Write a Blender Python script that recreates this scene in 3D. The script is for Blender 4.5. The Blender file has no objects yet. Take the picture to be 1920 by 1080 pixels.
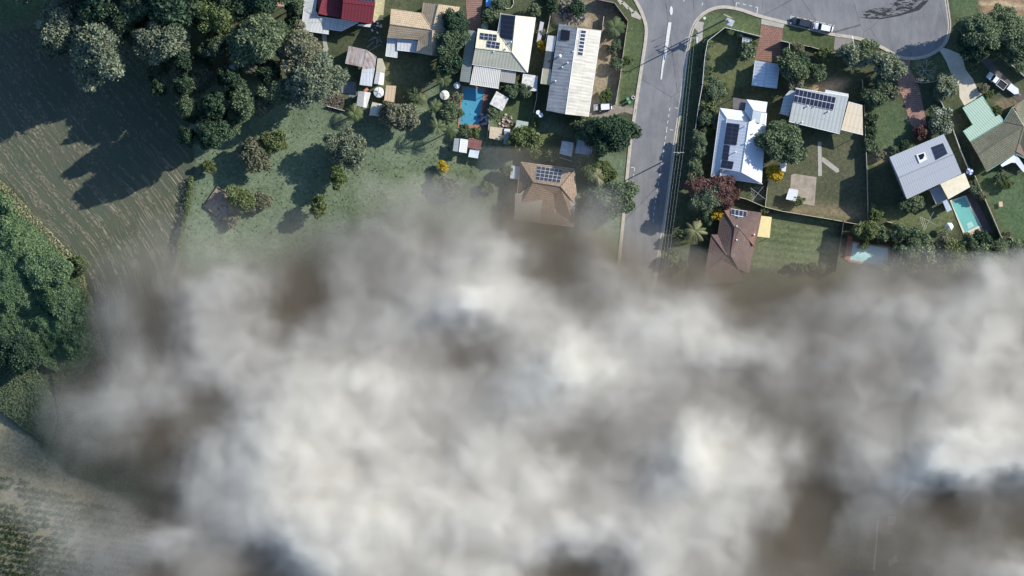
import bpy, math, random
import numpy as np
from mathutils import Vector, Matrix
S=bpy.context.scene; COL=S.collection; R=math.radians
# ---------------------------------------------------------------- camera, sky, sun, exposure
CH=900.0
cd=bpy.data.cameras.new('camera'); cam=bpy.data.objects.new('camera',cd); COL.objects.link(cam)
cam.location=(0,0,CH); cd.sensor_width=36; cd.lens=36*CH/240; cd.clip_start=1; cd.clip_end=4000; S.camera=cam
EL=R(30.5); AZ=math.atan2(.451,.893)
w=bpy.data.worlds.new('World'); S.world=w; w.use_nodes=True
sk=w.node_tree.nodes.new('ShaderNodeTexSky'); sk.sky_type='NISHITA'; sk.sun_disc=False; sk.sun_elevation=EL; sk.sun_rotation=math.pi/2-AZ
tint=w.node_tree.nodes.new('ShaderNodeMix'); tint.data_type='RGBA'; tint.blend_type='MULTIPLY'; tint.inputs[0].default_value=1; tint.inputs[7].default_value=(.72,.96,1.22,1)   # deep clear blue of a high sky
w.node_tree.links.new(sk.outputs[0],tint.inputs[6]); w.node_tree.links.new(tint.outputs[2],w.node_tree.nodes['Background'].inputs[0]); w.node_tree.nodes['Background'].inputs[1].default_value=.12
l=bpy.data.lights.new('sun','SUN'); l.energy=5.0; l.angle=R(.5); l.color=(1,.945,.855)
sun=bpy.data.objects.new('sun',l); COL.objects.link(sun); sun.location=(60,30,120)
sun.rotation_euler=Vector((math.cos(AZ)*math.cos(EL),math.sin(AZ)*math.cos(EL),math.sin(EL))).to_track_quat('Z','Y').to_euler()
S.view_settings.view_transform='Standard'; S.view_settings.look='None'; S.view_settings.exposure=0.32; S.view_settings.gamma=1
S.cycles.max_bounces=10; S.cycles.volume_bounces=8; S.cycles.transparent_max_bounces=12; S.cycles.diffuse_bounces=3
S.cycles.use_adaptive_sampling=True; S.cycles.volume_max_steps=256
# ---------------------------------------------------------------- helpers
def P(px,py,z=0.0):
    k=(CH-z)/CH
    return ((px-960)/8*k,(540-py)/8*k,z)
def P2(px,py): return P(px,py)[:2]
def tag(o,label=None,cat=None,group=None,kind=None):
    for k,v in (('label',label),('category',cat),('group',group),('kind',kind)):
        if v: o[k]=v
    return o
def empty(name,loc=(0,0,0),rz=0,label=None,cat=None,group=None):
    o=bpy.data.objects.new(name,None); COL.objects.link(o); o.location=loc; o.rotation_euler.z=rz; o.empty_display_size=.3
    return tag(o,label,cat,group)
class MB:
    def __init__(s): s.v=[]; s.f=[]; s.uv=[]
    def face(s,pts,uv=None):
        n=len(s.v); s.v+=[tuple(p) for p in pts]; s.f.append(tuple(range(n,n+len(pts)))); s.uv+=list(uv) if uv else [(p[0],p[1]) for p in pts]
    def box(s,c,sz,rz=0):
        x,y,z=[a/2 for a in sz]; ca,sa=math.cos(rz),math.sin(rz)
        q=[(c[0]+a*x*ca-b*y*sa,c[1]+a*x*sa+b*y*ca,c[2]+d*z) for d in(-1,1) for a,b in((-1,-1),(1,-1),(1,1),(-1,1))]
        for f in ((3,2,1,0),(4,5,6,7),(0,1,5,4),(1,2,6,5),(2,3,7,6),(3,0,4,7)): s.face([q[i] for i in f])
        return s
    def prism(s,poly,z0,z1):
        if sum(poly[i-1][0]*poly[i][1]-poly[i][0]*poly[i-1][1] for i in range(len(poly)))<0: poly=poly[::-1]
        f1=(lambda p:z1) if not callable(z1) else z1
        s.face([(p[0],p[1],f1(p)) for p in poly]); s.face([(p[0],p[1],z0) for p in poly[::-1]])
        for i in range(len(poly)):
            a,b=poly[i-1],poly[i]; s.face([(a[0],a[1],z0),(b[0],b[1],z0),(b[0],b[1],f1(b)),(a[0],a[1],f1(a))])
        return s
    def tube(s,a,b,r0,r1=None,n=6,cap=True):
        a,b=Vector(a),Vector(b); r1=r0 if r1 is None else r1; d=(b-a)
        if d.length<1e-5: return s
        q=d.to_track_quat('Z','Y'); A=[];B=[]
        for i in range(n):
            t=2*math.pi*i/n; u=q@Vector((math.cos(t),math.sin(t),0)); A.append(a+u*r0); B.append(b+u*r1)
        for i in range(n): j=(i+1)%n; s.face([A[i],A[j],B[j],B[i]])
        if cap: s.face(A[::-1]); s.face(B)
        return s
    def cone(s,c,r0,r1,z0,z1,n=16):
        A=[(c[0]+r0*math.cos(2*math.pi*i/n),c[1]+r0*math.sin(2*math.pi*i/n),z0) for i in range(n)]
        B=[(c[0]+r1*math.cos(2*math.pi*i/n),c[1]+r1*math.sin(2*math.pi*i/n),z1) for i in range(n)]
        for i in range(n): j=(i+1)%n; s.face([A[i],A[j],B[j],B[i]])
        s.face(B); s.face(A[::-1]); return s
    def build(s,name,mat,parent=None,smooth=False,merge=False):
        me=bpy.data.meshes.new(name); me.from_pydata(s.v,[],s.f)
        u=me.uv_layers.new(name='UVMap'); u.data.foreach_set('uv',[c for p in s.uv for c in p[:2]])
        if smooth: me.polygons.foreach_set('use_smooth',[True]*len(me.polygons))
        if merge:
            import bmesh; bm=bmesh.new(); bm.from_mesh(me); bmesh.ops.remove_doubles(bm,verts=bm.verts,dist=1e-4); bm.to_mesh(me); bm.free()
        me.materials.append(mat); o=bpy.data.objects.new(name,me); COL.objects.link(o)
        if parent: o.parent=parent; o.matrix_parent_inverse=Matrix.Identity(4)
        return o
def world_part(o,root):
    """keep a part built in world coordinates where it is under a root that stands elsewhere"""
    o.parent=root
    M_=Matrix.Translation(root.location)@Matrix.Rotation(root.rotation_euler.z,4,'Z')
    o.data.transform(M_.inverted()); return o
# ---------------------------------------------------------------- materials
class NT:
    def __init__(s,name):
        s.m=bpy.data.materials.new(name); s.m.use_nodes=True; s.t=s.m.node_tree; s.t.nodes.clear()
        s.out=s.n('ShaderNodeOutputMaterial')
    def n(s,t,**k):
        x=s.t.nodes.new(t)
        for a,b in k.items(): setattr(x,a,b)
        return x
    def L(s,a,b): s.t.links.new(a,b)
    def set(s,x,**k):
        for a,b in k.items():
            i=x.inputs[a.replace('_',' ')]
            if hasattr(b,'is_output'): s.L(b,i)
            else: i.default_value=b
        return x
    def math(s,op,a,b=0.0,c=0.0,clamp=False):
        x=s.n('ShaderNodeMath',operation=op,use_clamp=clamp)
        for i,q in enumerate((a,b,c)):
            if hasattr(q,'is_output'): s.L(q,x.inputs[i])
            else: x.inputs[i].default_value=q
        return x.outputs[0]
    def coord(s,k='Object'): return s.n('ShaderNodeTexCoord').outputs[k]
    def map(s,vec,scale=(1,1,1),rot=(0,0,0)):
        x=s.n('ShaderNodeMapping'); s.L(vec,x.inputs[0]); x.inputs['Scale'].default_value=scale; x.inputs['Rotation'].default_value=rot; return x.outputs[0]
    def noise(s,scale,det=3,rough=.6,vec=None,dist=0):
        x=s.n('ShaderNodeTexNoise'); s.L(vec or s.coord(),x.inputs['Vector']); s.set(x,Scale=scale,Detail=det,Roughness=rough,Distortion=dist); return x.outputs['Fac']
    def ramp(s,f,*st):
        x=s.n('ShaderNodeValToRGB'); e=x.color_ramp.elements
        while len(e)<len(st): e.new(.5)
        for i,(p,c) in enumerate(st): e[i].position=p; e[i].color=(c,c,c,1) if isinstance(c,(int,float)) else (*c,1)
        s.L(f,x.inputs[0]); return x.outputs[0]
    def mix(s,f,a,b,mode='MIX'):
        x=s.n('ShaderNodeMix',data_type='RGBA',blend_type=mode)
        for i,q in ((0,f),(6,a),(7,b)):
            if hasattr(q,'is_output'): s.L(q,x.inputs[i])
            else: x.inputs[i].default_value=q if isinstance(q,(int,float)) else (*q,1)
        return x.outputs[2]
    def bump(s,h,st=.3,d=.05):
        x=s.n('ShaderNodeBump'); s.set(x,Strength=st,Distance=d); s.L(h,x.inputs['Height']); return x.outputs[0]
    def bsdf(s,col,rough=.8,metal=0,normal=None,spec=.3,**k):
        b=s.n('ShaderNodeBsdfPrincipled')
        for nm,q in (('Base Color',col),('Roughness',rough),('Metallic',metal)):
            if hasattr(q,'is_output'): s.L(q,b.inputs[nm])
            else: b.inputs[nm].default_value=(*q,1) if isinstance(q,tuple) else q
        b.inputs['Specular IOR Level'].default_value=spec
        if normal: s.L(normal,b.inputs['Normal'])
        s.L(b.outputs[0],s.out.inputs[0]); return s.m
MC={}
def plain(name,col,rough=.75,var=.2,scale=1.2,spec=.3,metal=0,bump=0):
    if name in MC: return MC[name]
    t=NT(name); n=t.noise(scale,4,.65); c=t.mix(t.ramp(n,(.3,0.0),(.7,1.0)),tuple(a*(1-var) for a in col),tuple(min(.9,a*(1+var)) for a in col))
    MC[name]=t.bsdf(c,rough,metal,t.bump(n,bump,.05) if bump else None,spec); return MC[name]
def sheet(name,col,pitch=.5,dirt=.35,dcol=None,rough=.5,lines=.25,ds=.35,amp=.03):
    """corrugated roof sheeting: ribs run up the slope (v), laps every few metres, weathering streaks down the slope"""
    if name in MC: return MC[name]
    t=NT(name); uv=t.coord('UV'); sx=t.n('ShaderNodeSeparateXYZ'); t.L(uv,sx.inputs[0])
    wv=t.math('SINE',t.math('MULTIPLY',sx.outputs[0],6.2832/pitch)); rib=t.math('MULTIPLY_ADD',wv,.5,.5)
    st=t.noise(1,4,.7,t.map(uv,(1.6,.22,1))); bl=t.noise(ds,5,.7,t.coord())
    dcol=dcol or tuple(a*.45 for a in col)
    c=t.mix(t.ramp(st,(.42,0.0),(.75,dirt)),col,dcol); c=t.mix(t.ramp(bl,(.5,0.0),(.72,dirt*.9)),c,dcol)
    lap=t.math('LESS_THAN',t.math('FRACT',t.math('DIVIDE',sx.outputs[1],3.1)),.03)
    c=t.mix(t.math('MULTIPLY',t.math('MAXIMUM',t.math('MULTIPLY',t.math('LESS_THAN',rib,.18),lines),t.math('MULTIPLY',lap,.35)),1.0),c,tuple(a*.35 for a in col))
    MC[name]=t.bsdf(c,rough,0,t.bump(t.math('ADD',rib,t.math('MULTIPLY',bl,.4)),.5,amp),.35); return MC[name]
def tiles(name,col,col2,rough=.85):
    if name in MC: return MC[name]
    t=NT(name); uv=t.coord('UV'); b=t.n('ShaderNodeTexBrick'); t.L(uv,b.inputs['Vector'])
    t.set(b,Scale=1.0); b.inputs['Brick Width'].default_value=.42; b.inputs['Row Height'].default_value=.48; b.inputs['Mortar Size'].default_value=.035; b.inputs['Color1'].default_value=(*col,1); b.inputs['Color2'].default_value=(*col2,1); b.inputs['Mortar'].default_value=(*[a*.3 for a in col],1)
    sx=t.n('ShaderNodeSeparateXYZ'); t.L(uv,sx.inputs[0]); row=t.math('FRACT',t.math('DIVIDE',sx.outputs[1],.48))
    n=t.noise(.5,5,.7); c=t.mix(t.ramp(n,(.45,0.0),(.75,.55)),b.outputs['Color'],tuple(a*.5 for a in col))
    n2=t.noise(3,3,.7); c=t.mix(t.ramp(n2,(.4,0.0),(.8,.4)),c,tuple(min(.8,a*1.5) for a in col2))
    MC[name]=t.bsdf(c,rough,0,t.bump(t.math('SUBTRACT',1.0,row),.8,.06),.2); return MC[name]
def leafmat(name,c0,c1,c2,tr=.25):
    if name in MC: return MC[name]
    t=NT(name); a=t.n('ShaderNodeAttribute',attribute_name='tint'); oi=t.n('ShaderNodeObjectInfo')
    f=t.math('ADD',a.outputs['Fac'],t.math('MULTIPLY_ADD',oi.outputs['Random'],.3,-.15))
    c=t.ramp(f,(.05,c0),(.5,c1),(.95,c2)); d=t.n('ShaderNodeBsdfDiffuse'); tl=t.n('ShaderNodeBsdfTranslucent'); t.L(c,d.inputs[0]); t.L(c,tl.inputs[0])
    m=t.n('ShaderNodeMixShader'); m.inputs[0].default_value=tr; t.L(d.outputs[0],m.inputs[1]); t.L(tl.outputs[0],m.inputs[2]); t.L(m.outputs[0],t.out.inputs[0]); MC[name]=t.m; return t.m
WHITE=plain('white paint',(.78,.78,.76),.5,.05); STEEL=plain('galvanised steel',(.5,.52,.54),.45,.12,metal=.3)
DARK=plain('dark rubber',(.03,.03,.032),.7,.1); TIMB=plain('weathered timber',(.22,.18,.14),.85,.25,3); CONC=plain('concrete',(.42,.39,.34),.85,.15,1.5)
WALL=plain('painted wall boards',(.5,.48,.43),.7,.08); GLASS=plain('dark glass',(.012,.016,.022),.25,.05,spec=.25)
BARK=plain('bark',(.2,.17,.14),.9,.3,4); PALE=plain('pale bark',(.42,.38,.33),.85,.2,3)
# ---------------------------------------------------------------- noise in numpy
def smooth(t): return t*t*(3-2*t)
def vnoise(X,Y,sc,seed):
    r=np.random.default_rng(seed).random((512,512)); x=X/sc+200; y=Y/sc+200
    i=np.floor(x).astype(int); j=np.floor(y).astype(int); u=smooth(x-i); v=smooth(y-j); i%=512; j%=512; i1=(i+1)%512; j1=(j+1)%512
    return (r[i,j]*(1-u)+r[i1,j]*u)*(1-v)+(r[i,j1]*(1-u)+r[i1,j1]*u)*v
def fbm(X,Y,sc,seed,o=4,g=.5):
    s=0;a=1;t=0
    for k in range(o): s=s+a*vnoise(X,Y,sc/2**k,seed+k); t+=a; a*=g
    return s/t-.5
def seg(X,Y,pts):
    """distance, signed side and arc length to a polyline"""
    best=np.full(X.shape,1e9); side=np.zeros(X.shape); arc=np.zeros(X.shape); s0=0
    for a,b in zip(pts,pts[1:]):
        dx,dy=b[0]-a[0],b[1]-a[1]; L=math.hypot(dx,dy)
        if L<1e-6: continue
        t=np.clip(((X-a[0])*dx+(Y-a[1])*dy)/L/L,0,1); d=np.hypot(X-a[0]-t*dx,Y-a[1]-t*dy); m=d<best
        best=np.where(m,d,best); side=np.where(m,np.sign(dx*(Y-a[1])-dy*(X-a[0])),side); arc=np.where(m,s0+t*L,arc); s0+=L
    return best,side,arc
def inside(X,Y,poly):
    c=np.zeros(X.shape,bool)
    for i in range(len(poly)):
        (x1,y1),(x2,y2)=poly[i-1],poly[i]
        if y1==y2: continue
        k=((y1>Y)!=(y2>Y))&(X<(x2-x1)*(Y-y1)/(y2-y1)+x1); c^=k
    return c
def pts(s): return [tuple(float(a) for a in p.split(',')) for p in s.split()]
def wp(s): return [P2(*p[:2]) for p in pts(s)]
def grid_mesh(name,X,Y,Z,keep=None):
    ny,nx=X.shape; me=bpy.data.meshes.new(name); co=np.stack([X.ravel(),Y.ravel(),np.broadcast_to(Z,X.shape).ravel()],1)
    i=np.arange(nx*ny).reshape(ny,nx); q=np.stack([i[:-1,:-1],i[:-1,1:],i[1:,1:],i[1:,:-1]],-1).reshape(-1,4)
    if keep is not None: q=q[keep[:-1,:-1].ravel()]
    used,inv=np.unique(q,return_inverse=True); q=inv.reshape(-1,4); co=co[used]
    me.vertices.add(len(co)); me.vertices.foreach_set('co',co.ravel().astype(np.float32)); me.loops.add(q.size); me.loops.foreach_set('vertex_index',q.ravel().astype(np.int32))
    me.polygons.add(len(q)); me.polygons.foreach_set('loop_start',np.arange(0,q.size,4,dtype=np.int32)); me.update(calc_edges=True)
    return me,used
def attr(me,name,val):
    val=np.asarray(val,dtype=np.float32)
    if val.ndim==1: a=me.attributes.new(name,'FLOAT','POINT'); a.data.foreach_set('value',val)
    else:
        a=me.attributes.new(name,'FLOAT_COLOR','POINT'); a.data.foreach_set('color',np.concatenate([val,np.ones((len(val),1),np.float32)],1).ravel())
def link(name,me,mat,kind=None,label=None,cat=None,parent=None):
    if mat: me.materials.append(mat)
    o=bpy.data.objects.new(name,me); COL.objects.link(o); tag(o,label,cat,None,kind)
    if parent: o.parent=parent
    return o
# ================================================================ THE SETTING: ground, field, road, hard surfaces
gx=np.arange(-150,150.1,.5); gy=np.arange(-100,100.1,.5); GX,GY=np.meshgrid(gx,gy)
WXg=GX+1.2*fbm(GX,GY,5,101); WYg=GY+1.2*fbm(GX,GY,5,131)
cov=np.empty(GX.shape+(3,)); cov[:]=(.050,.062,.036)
def paint(poly,col,soft=.8,amt=1.0):
    global cov
    p=wp(poly); ins=inside(WXg,WYg,p); d,_,_=seg(WXg,WYg,p+[p[0]]); f=np.clip(.5+np.where(ins,d,-d)/(2*soft),0,1)*amt
    cov=cov*(1-f[...,None])+np.array(col)*f[...,None]
GR=(.050,.078,.040); PAD=(.092,.130,.088); DRY=(.15,.125,.085); DIRT=(.17,.135,.10); OL=(.075,.082,.042); MUL=(.085,.07,.055)
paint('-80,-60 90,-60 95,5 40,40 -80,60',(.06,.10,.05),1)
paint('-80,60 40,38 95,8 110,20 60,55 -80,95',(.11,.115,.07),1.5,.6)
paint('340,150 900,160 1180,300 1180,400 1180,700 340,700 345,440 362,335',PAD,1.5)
paint('680,330 900,300 960,420 900,520 640,460',(.068,.088,.045),4,.7)
paint('620,110 728,100 730,190 640,210 610,180',(.06,.082,.04),.8)
paint('720,100 800,108 800,200 725,190',(.08,.085,.045),.6)
paint('1035,5 1120,0 1150,12 1172,50 1160,165 1100,215 1120,60 1040,40',DIRT,.8)
paint('1040,28 1110,35 1105,48 1045,42',(.24,.20,.15),.6)
paint('1160,165 1190,205 1100,225 1103,195',(.24,.21,.17),.6)
paint('1150,-10 1195,0 1208,50 1203,110 1188,200 1160,200 1165,120 1178,45 1150,5',(.052,.075,.036),.5)
paint('915,170 1000,180 990,240 930,245',(.06,.09,.042),.6)
paint('1010,240 1060,250 1040,290 1000,280',(.085,.10,.045),.8)
paint('1300,50 1330,20 1430,35 1590,68 1585,95 1470,80 1425,72 1358,56 1310,95 1262,290 1240,460 1225,460 1262,270 1285,110',(.058,.082,.038),.5)
paint('1330,70 1360,58 1425,75 1420,160 1330,170 1318,150',(.075,.088,.042),.6)
paint('1540,155 1590,150 1570,180 1520,175',(.3,.2,.13),1)
paint('1440,255 1622,255 1626,412 1436,385',(.066,.072,.045),.8)
paint('1480,380 1620,390 1622,415 1560,410 1480,395',(.16,.13,.085),1.5)
paint('1410,400 1578,412 1566,508 1405,505',(.085,.108,.058),.6)
paint('1628,190 1690,195 1712,265 1700,280 1630,300',(.055,.085,.045),.6)
paint('1625,290 1700,270 1710,282 1640,310',(.17,.15,.1),1)
paint('1650,390 1790,390 1790,440 1660,430',(.085,.105,.05),.8)
paint('1830,310 1920,330 1930,470 1890,455',(.05,.085,.045),.6)
paint('1780,-20 1830,-20 1835,25 1810,45 1785,25',(.06,.095,.05),.5)
paint('1835,-30 2000,-30 2000,50 1840,25',(.20,.13,.09),.6)
paint('1838,2 2000,18 2000,26 1838,8',(.34,.26,.18),.3)
paint('1705,115 1780,100 1800,150 1760,170 1715,155',(.06,.085,.04),.6)
paint('1860,190 1915,180 1920,190 1880,215',(.12,.10,.07),.6)
paint('90,830 200,800 400,860 420,960 280,950 130,900',(.08,.11,.05),2)
paint('0,765 100,865 260,950 420,1100 -100,1100 -100,700',(.175,.155,.105),1)
paint('900,600 2100,520 2100,1300 900,1300',(.07,.075,.05),3)
paint('1560,930 1900,900 1900,1100 1560,1100',(.13,.12,.09),3,.7)
n1=fbm(GX,GY,7,7,4,.6); n2=fbm(GX,GY,23,17,3); cov=cov*.82+np.array((.072,.072,.05))*.18*cov.sum(-1,keepdims=True)/.18; cov*=1.5*(1+.4*n1+.35*n2)[...,None]; cov[...,2]*=.97
dr=np.clip(fbm(GX,GY,11,27,5,.65)*3.2-.35,0,.8)[...,None]; cov=cov*(1-dr*.5)+np.array((.14,.12,.075))*dr*.5
lawn=wp('1410,400 1578,412 1566,508 1405,505'); inL=inside(GX,GY,lawn); st_=np.sin((GY+.12*GX)*6.283/1.7+.8*fbm(GX,GY,4,91)); cov=cov*(1+np.where(inL,.16,0.0)*np.where(inL,st_,0))[...,None]
t=NT('ground cover'); a=t.n('ShaderNodeAttribute',attribute_name='cover'); f1=t.noise(1.3,5,.75); f2=t.noise(.25,4,.7)
c=t.mix(1.0,a.outputs['Color'],t.mix(t.ramp(f1,(.28,0.0),(.72,1.0)),(.55,.58,.55),(1.5,1.42,1.4)),'MULTIPLY'); c=t.mix(1.0,c,t.mix(t.ramp(f2,(.3,0.0),(.7,1.0)),(.8,.85,.8),(1.2,1.15,1.15)),'MULTIPLY')
GM=t.bsdf(c,.95,0,t.bump(t.noise(1.8,4,.8),.7,.18),.1)
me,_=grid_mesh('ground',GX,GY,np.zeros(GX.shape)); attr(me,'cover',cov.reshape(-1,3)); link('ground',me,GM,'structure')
# the far country round the scene, as one ring of the same ground
mb=MB(); B=[(-150,-100),(150,-100),(150,100),(-150,100)]; O=[(-3000,-3000),(3000,-3000),(3000,3000),(-3000,3000)]
for i in range(4): mb.face([(*B[i],0),(*O[i],0),(*O[(i+1)%4],0),(*B[(i+1)%4],0)][::-1])
t=NT('far ground'); c=t.mix(t.ramp(t.noise(.02,6,.7),(.35,0.0),(.65,1.0)),(.05,.065,.035),(.09,.085,.055)); o=mb.build('terrain',t.bsdf(c,.95,0,None,.1)); o['kind']='structure'
def smoothline(p,n=6):
    out=[]
    for i in range(len(p)-1):
        a=p[max(i-1,0)];b=p[i];c_=p[i+1];d_=p[min(i+2,len(p)-1)]
        for k in range(n):
            t_=k/n; out.append(tuple(.5*((2*b[j])+(-a[j]+c_[j])*t_+(2*a[j]-5*b[j]+4*c_[j]-d_[j])*t_*t_+(-a[j]+3*b[j]-3*c_[j]+d_[j])*t_**3) for j in (0,1)))
    return out+[p[-1]]
# ploughed field: rows follow the curved bank
bank=smoothline(wp('-320,-80 0,330 62,406 122,466 158,520 174,565 184,620 196,668 215,700 250,760 300,860'),4)
fieldp=wp('-120,95 0,66 70,48 110,28 330,120 366,300 364,335 352,400 338,470 322,560 300,700 250,760 196,668 184,620 172,560 158,515 122,462 62,402 22,352 0,338 -120,250')
fx=np.arange(-138,-72,.4); fy=np.arange(-30,66,.4); FX,FY=np.meshgrid(fx,fy)
jx=FX+.8*fbm(FX,FY,3,61); jy=FY+.8*fbm(FX,FY,3,71); ins=inside(jx,jy,fieldp); d,sd,s=seg(FX,FY,bank)
me,used=grid_mesh('field',FX,FY,np.full(FX.shape,.02),ins); 
g=np.clip((FX-P(150,0)[0])/25,0,1)*np.clip((FY-P(0,330)[1])/20,0,1)
attr(me,'row',d.ravel()[used]); attr(me,'along',s.ravel()[used]); attr(me,'green',np.clip(.1+g+.9*fbm(FX,FY,18,81),0,1).ravel()[used])
t=NT('ploughed soil'); r=t.n('ShaderNodeAttribute',attribute_name='row').outputs['Fac']; s_=t.n('ShaderNodeAttribute',attribute_name='along').outputs['Fac']; gr=t.n('ShaderNodeAttribute',attribute_name='green').outputs['Fac']
cv=t.n('ShaderNodeCombineXYZ'); t.L(r,cv.inputs[0]); t.L(s_,cv.inputs[1]); V=cv.outputs[0]
wob=t.noise(.12,2,.5,V); rr=t.math('ADD',r,t.math('MULTIPLY',wob,2.0)); cv2=t.n('ShaderNodeCombineXYZ'); t.L(rr,cv2.inputs[0]); t.L(s_,cv2.inputs[1])
st=t.noise(1,3,.75,t.map(cv2.outputs[0],(1.1,.075,1))); cl=t.noise(1,5,.8,t.map(cv2.outputs[0],(2.8,1.1,1))); clod=t.math('MULTIPLY',t.ramp(st,(.48,0.0),(.56,1.0)),t.ramp(cl,(.44,0.0),(.56,1.0)))
base=t.mix(gr,(.080,.098,.066),(.070,.110,.064)); base=t.mix(t.ramp(t.noise(.15,4,.7),(.35,0.0),(.65,.6)),base,(.115,.115,.08))
c=t.mix(t.math('MULTIPLY',clod,.9),base,(.30,.275,.205)); fine=t.noise(2.2,3,.8); c=t.mix(1.0,c,t.mix(fine,(.65,.65,.65),(1.35,1.35,1.35)),'MULTIPLY')
link('field',me,t.bsdf(c,.95,0,t.bump(t.math('ADD',t.math('MULTIPLY',clod,.8),t.math('MULTIPLY',cl,.5)),.9,.22),.1),'structure')
# --- sheets
def surf(name,poly,mat,z,uvrot=0,thick=0,label=None):
    p=wp(poly); mb=MB()
    if sum(p[i-1][0]*p[i][1]-p[i][0]*p[i-1][1] for i in range(len(p)))<0: p=p[::-1]
    if thick: mb.prism(p,z-thick,z)
    else: mb.face([(x,y,z) for x,y in p])
    o=mb.build(name,mat); o['kind']='structure'
    if label: o['label']=label
    return o
def strip(name,line,w,z0,z1,mat,off=0,dash=None):
    """ribbon or raised strip along a world polyline; off shifts it sideways"""
    mb=MB(); n=len(line); L=[];Rr=[]
    for i,(x,y) in enumerate(line):
        a=line[max(i-1,0)];b=line[min(i+1,n-1)]; dx,dy=b[0]-a[0],b[1]-a[1]; q=math.hypot(dx,dy) or 1; nx,ny=-dy/q,dx/q
        L.append((x+nx*(off+w/2),y+ny*(off+w/2))); Rr.append((x+nx*(off-w/2),y+ny*(off-w/2)))
    for i in range(n-1):
        a,b,c_,d_=L[i],Rr[i],Rr[i+1],L[i+1]
        mb.face([(*a,z1),(*b,z1),(*c_,z1),(*d_,z1)])
        if z1-z0>.02: mb.face([(*b,z0),(*c_,z0),(*c_,z1),(*b,z1)]); mb.face([(*d_,z0),(*a,z0),(*a,z1),(*d_,z1)])
    return mb.build(name,mat)
WEST=smoothline(wp('1165,-60 1180,-20 1196,8 1208,36 1212,62 1205,115 1198,160 1190,215 1182,270 1176,330 1170,400 1160,500 1150,620 1140,800 1130,1100'))
SOUTH=smoothline(wp('1130,1100 1195,800 1215,620 1232,500 1245,420 1256,340 1264,275 1276,195 1284,130 1291,85 1298,55 1310,34 1330,19 1355,13 1385,17 1425,30 1480,44 1520,54 1560,64 1600,70 1630,78 1660,92 1690,108 1725,108 1752,98 1772,80 1780,52 1777,20 1772,-10 1760,-60'))
NORTH=[P2(1700,-120),P2(1165,-120)]
t=NT('asphalt'); n=t.noise(.12,4,.7); m_=t.noise(.5,4,.7,t.map(t.coord(),(1,.25,1),(0,0,R(8)))); f=t.noise(7,3,.8)
c=t.mix(t.ramp(n,(.35,0.0),(.65,1.0)),(.155,.158,.165),(.215,.215,.22)); c=t.mix(t.ramp(m_,(.4,0.0),(.7,.5)),c,(.29,.285,.28)); c=t.mix(1.0,c,t.mix(f,(.72,.72,.72),(1.28,1.28,1.28)),'MULTIPLY')
cr=t.n('ShaderNodeTexVoronoi',feature='DISTANCE_TO_EDGE'); t.set(cr,Scale=.07); t.L(t.map(t.coord(),(1,.5,1)),cr.inputs['Vector']); wv=t.noise(.6,3,.7)
crk=t.math('LESS_THAN',t.math('ADD',cr.outputs['Distance'],t.math('MULTIPLY',wv,.012)),.0085); c=t.mix(t.math('MULTIPLY',crk,.55),c,(.05,.05,.052))
ASPH=t.bsdf(c,.9,0,t.bump(f,.3,.02),.2)
mb=MB(); poly=[(x,y) for x,y in WEST]+SOUTH[1:]+NORTH
mb.face([(x,y,.03) for x,y in poly]); o=mb.build('road',ASPH); o['kind']='structure'
KERB=plain('kerb concrete',(.47,.42,.35),.85,.18,1.2)
for nm,ln,of in (('kerb',WEST,-1),('kerb',SOUTH,-1)):
    # channel lies on the road, the kerb stands behind it; the outside is on the right of both lines
    o=strip(nm,ln,.30,0,.15,KERB,off=-.25*1); o['kind']='structure'
    o=strip('channel',ln,.45,0,.045,KERB,off=.14); o['kind']='structure'
# worn asphalt patch in the cul-de-sac
t=NT('dark asphalt patch'); n=t.noise(.8,5,.8,t.map(t.coord(),(.5,1.5,1),(0,0,R(15)))); d_=t.bsdf((.035,.036,.04),.9); b=[x for x in t.t.nodes if x.type=='BSDF_PRINCIPLED'][0]; tr=t.n('ShaderNodeBsdfTransparent'); mx=t.n('ShaderNodeMixShader')
t.L(t.ramp(n,(.49,0.0),(.52,1.0)),mx.inputs[0]); t.L(tr.outputs[0],mx.inputs[1]); t.L(b.outputs[0],mx.inputs[2]); t.L(mx.outputs[0],t.out.inputs[0])
surf('road_patch','1613,22 1640,16 1665,12 1672,2 1690,-8 1745,-12 1738,6 1722,18 1700,25 1680,27 1650,34 1625,35',t.m,.036)
surf('road_patch','1612,32 1650,34 1684,27 1712,17 1730,2 1742,0 1724,19 1686,30 1652,36 1625,35',plain('dark tar',(.04,.041,.045),.9,.2),.041)
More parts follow.
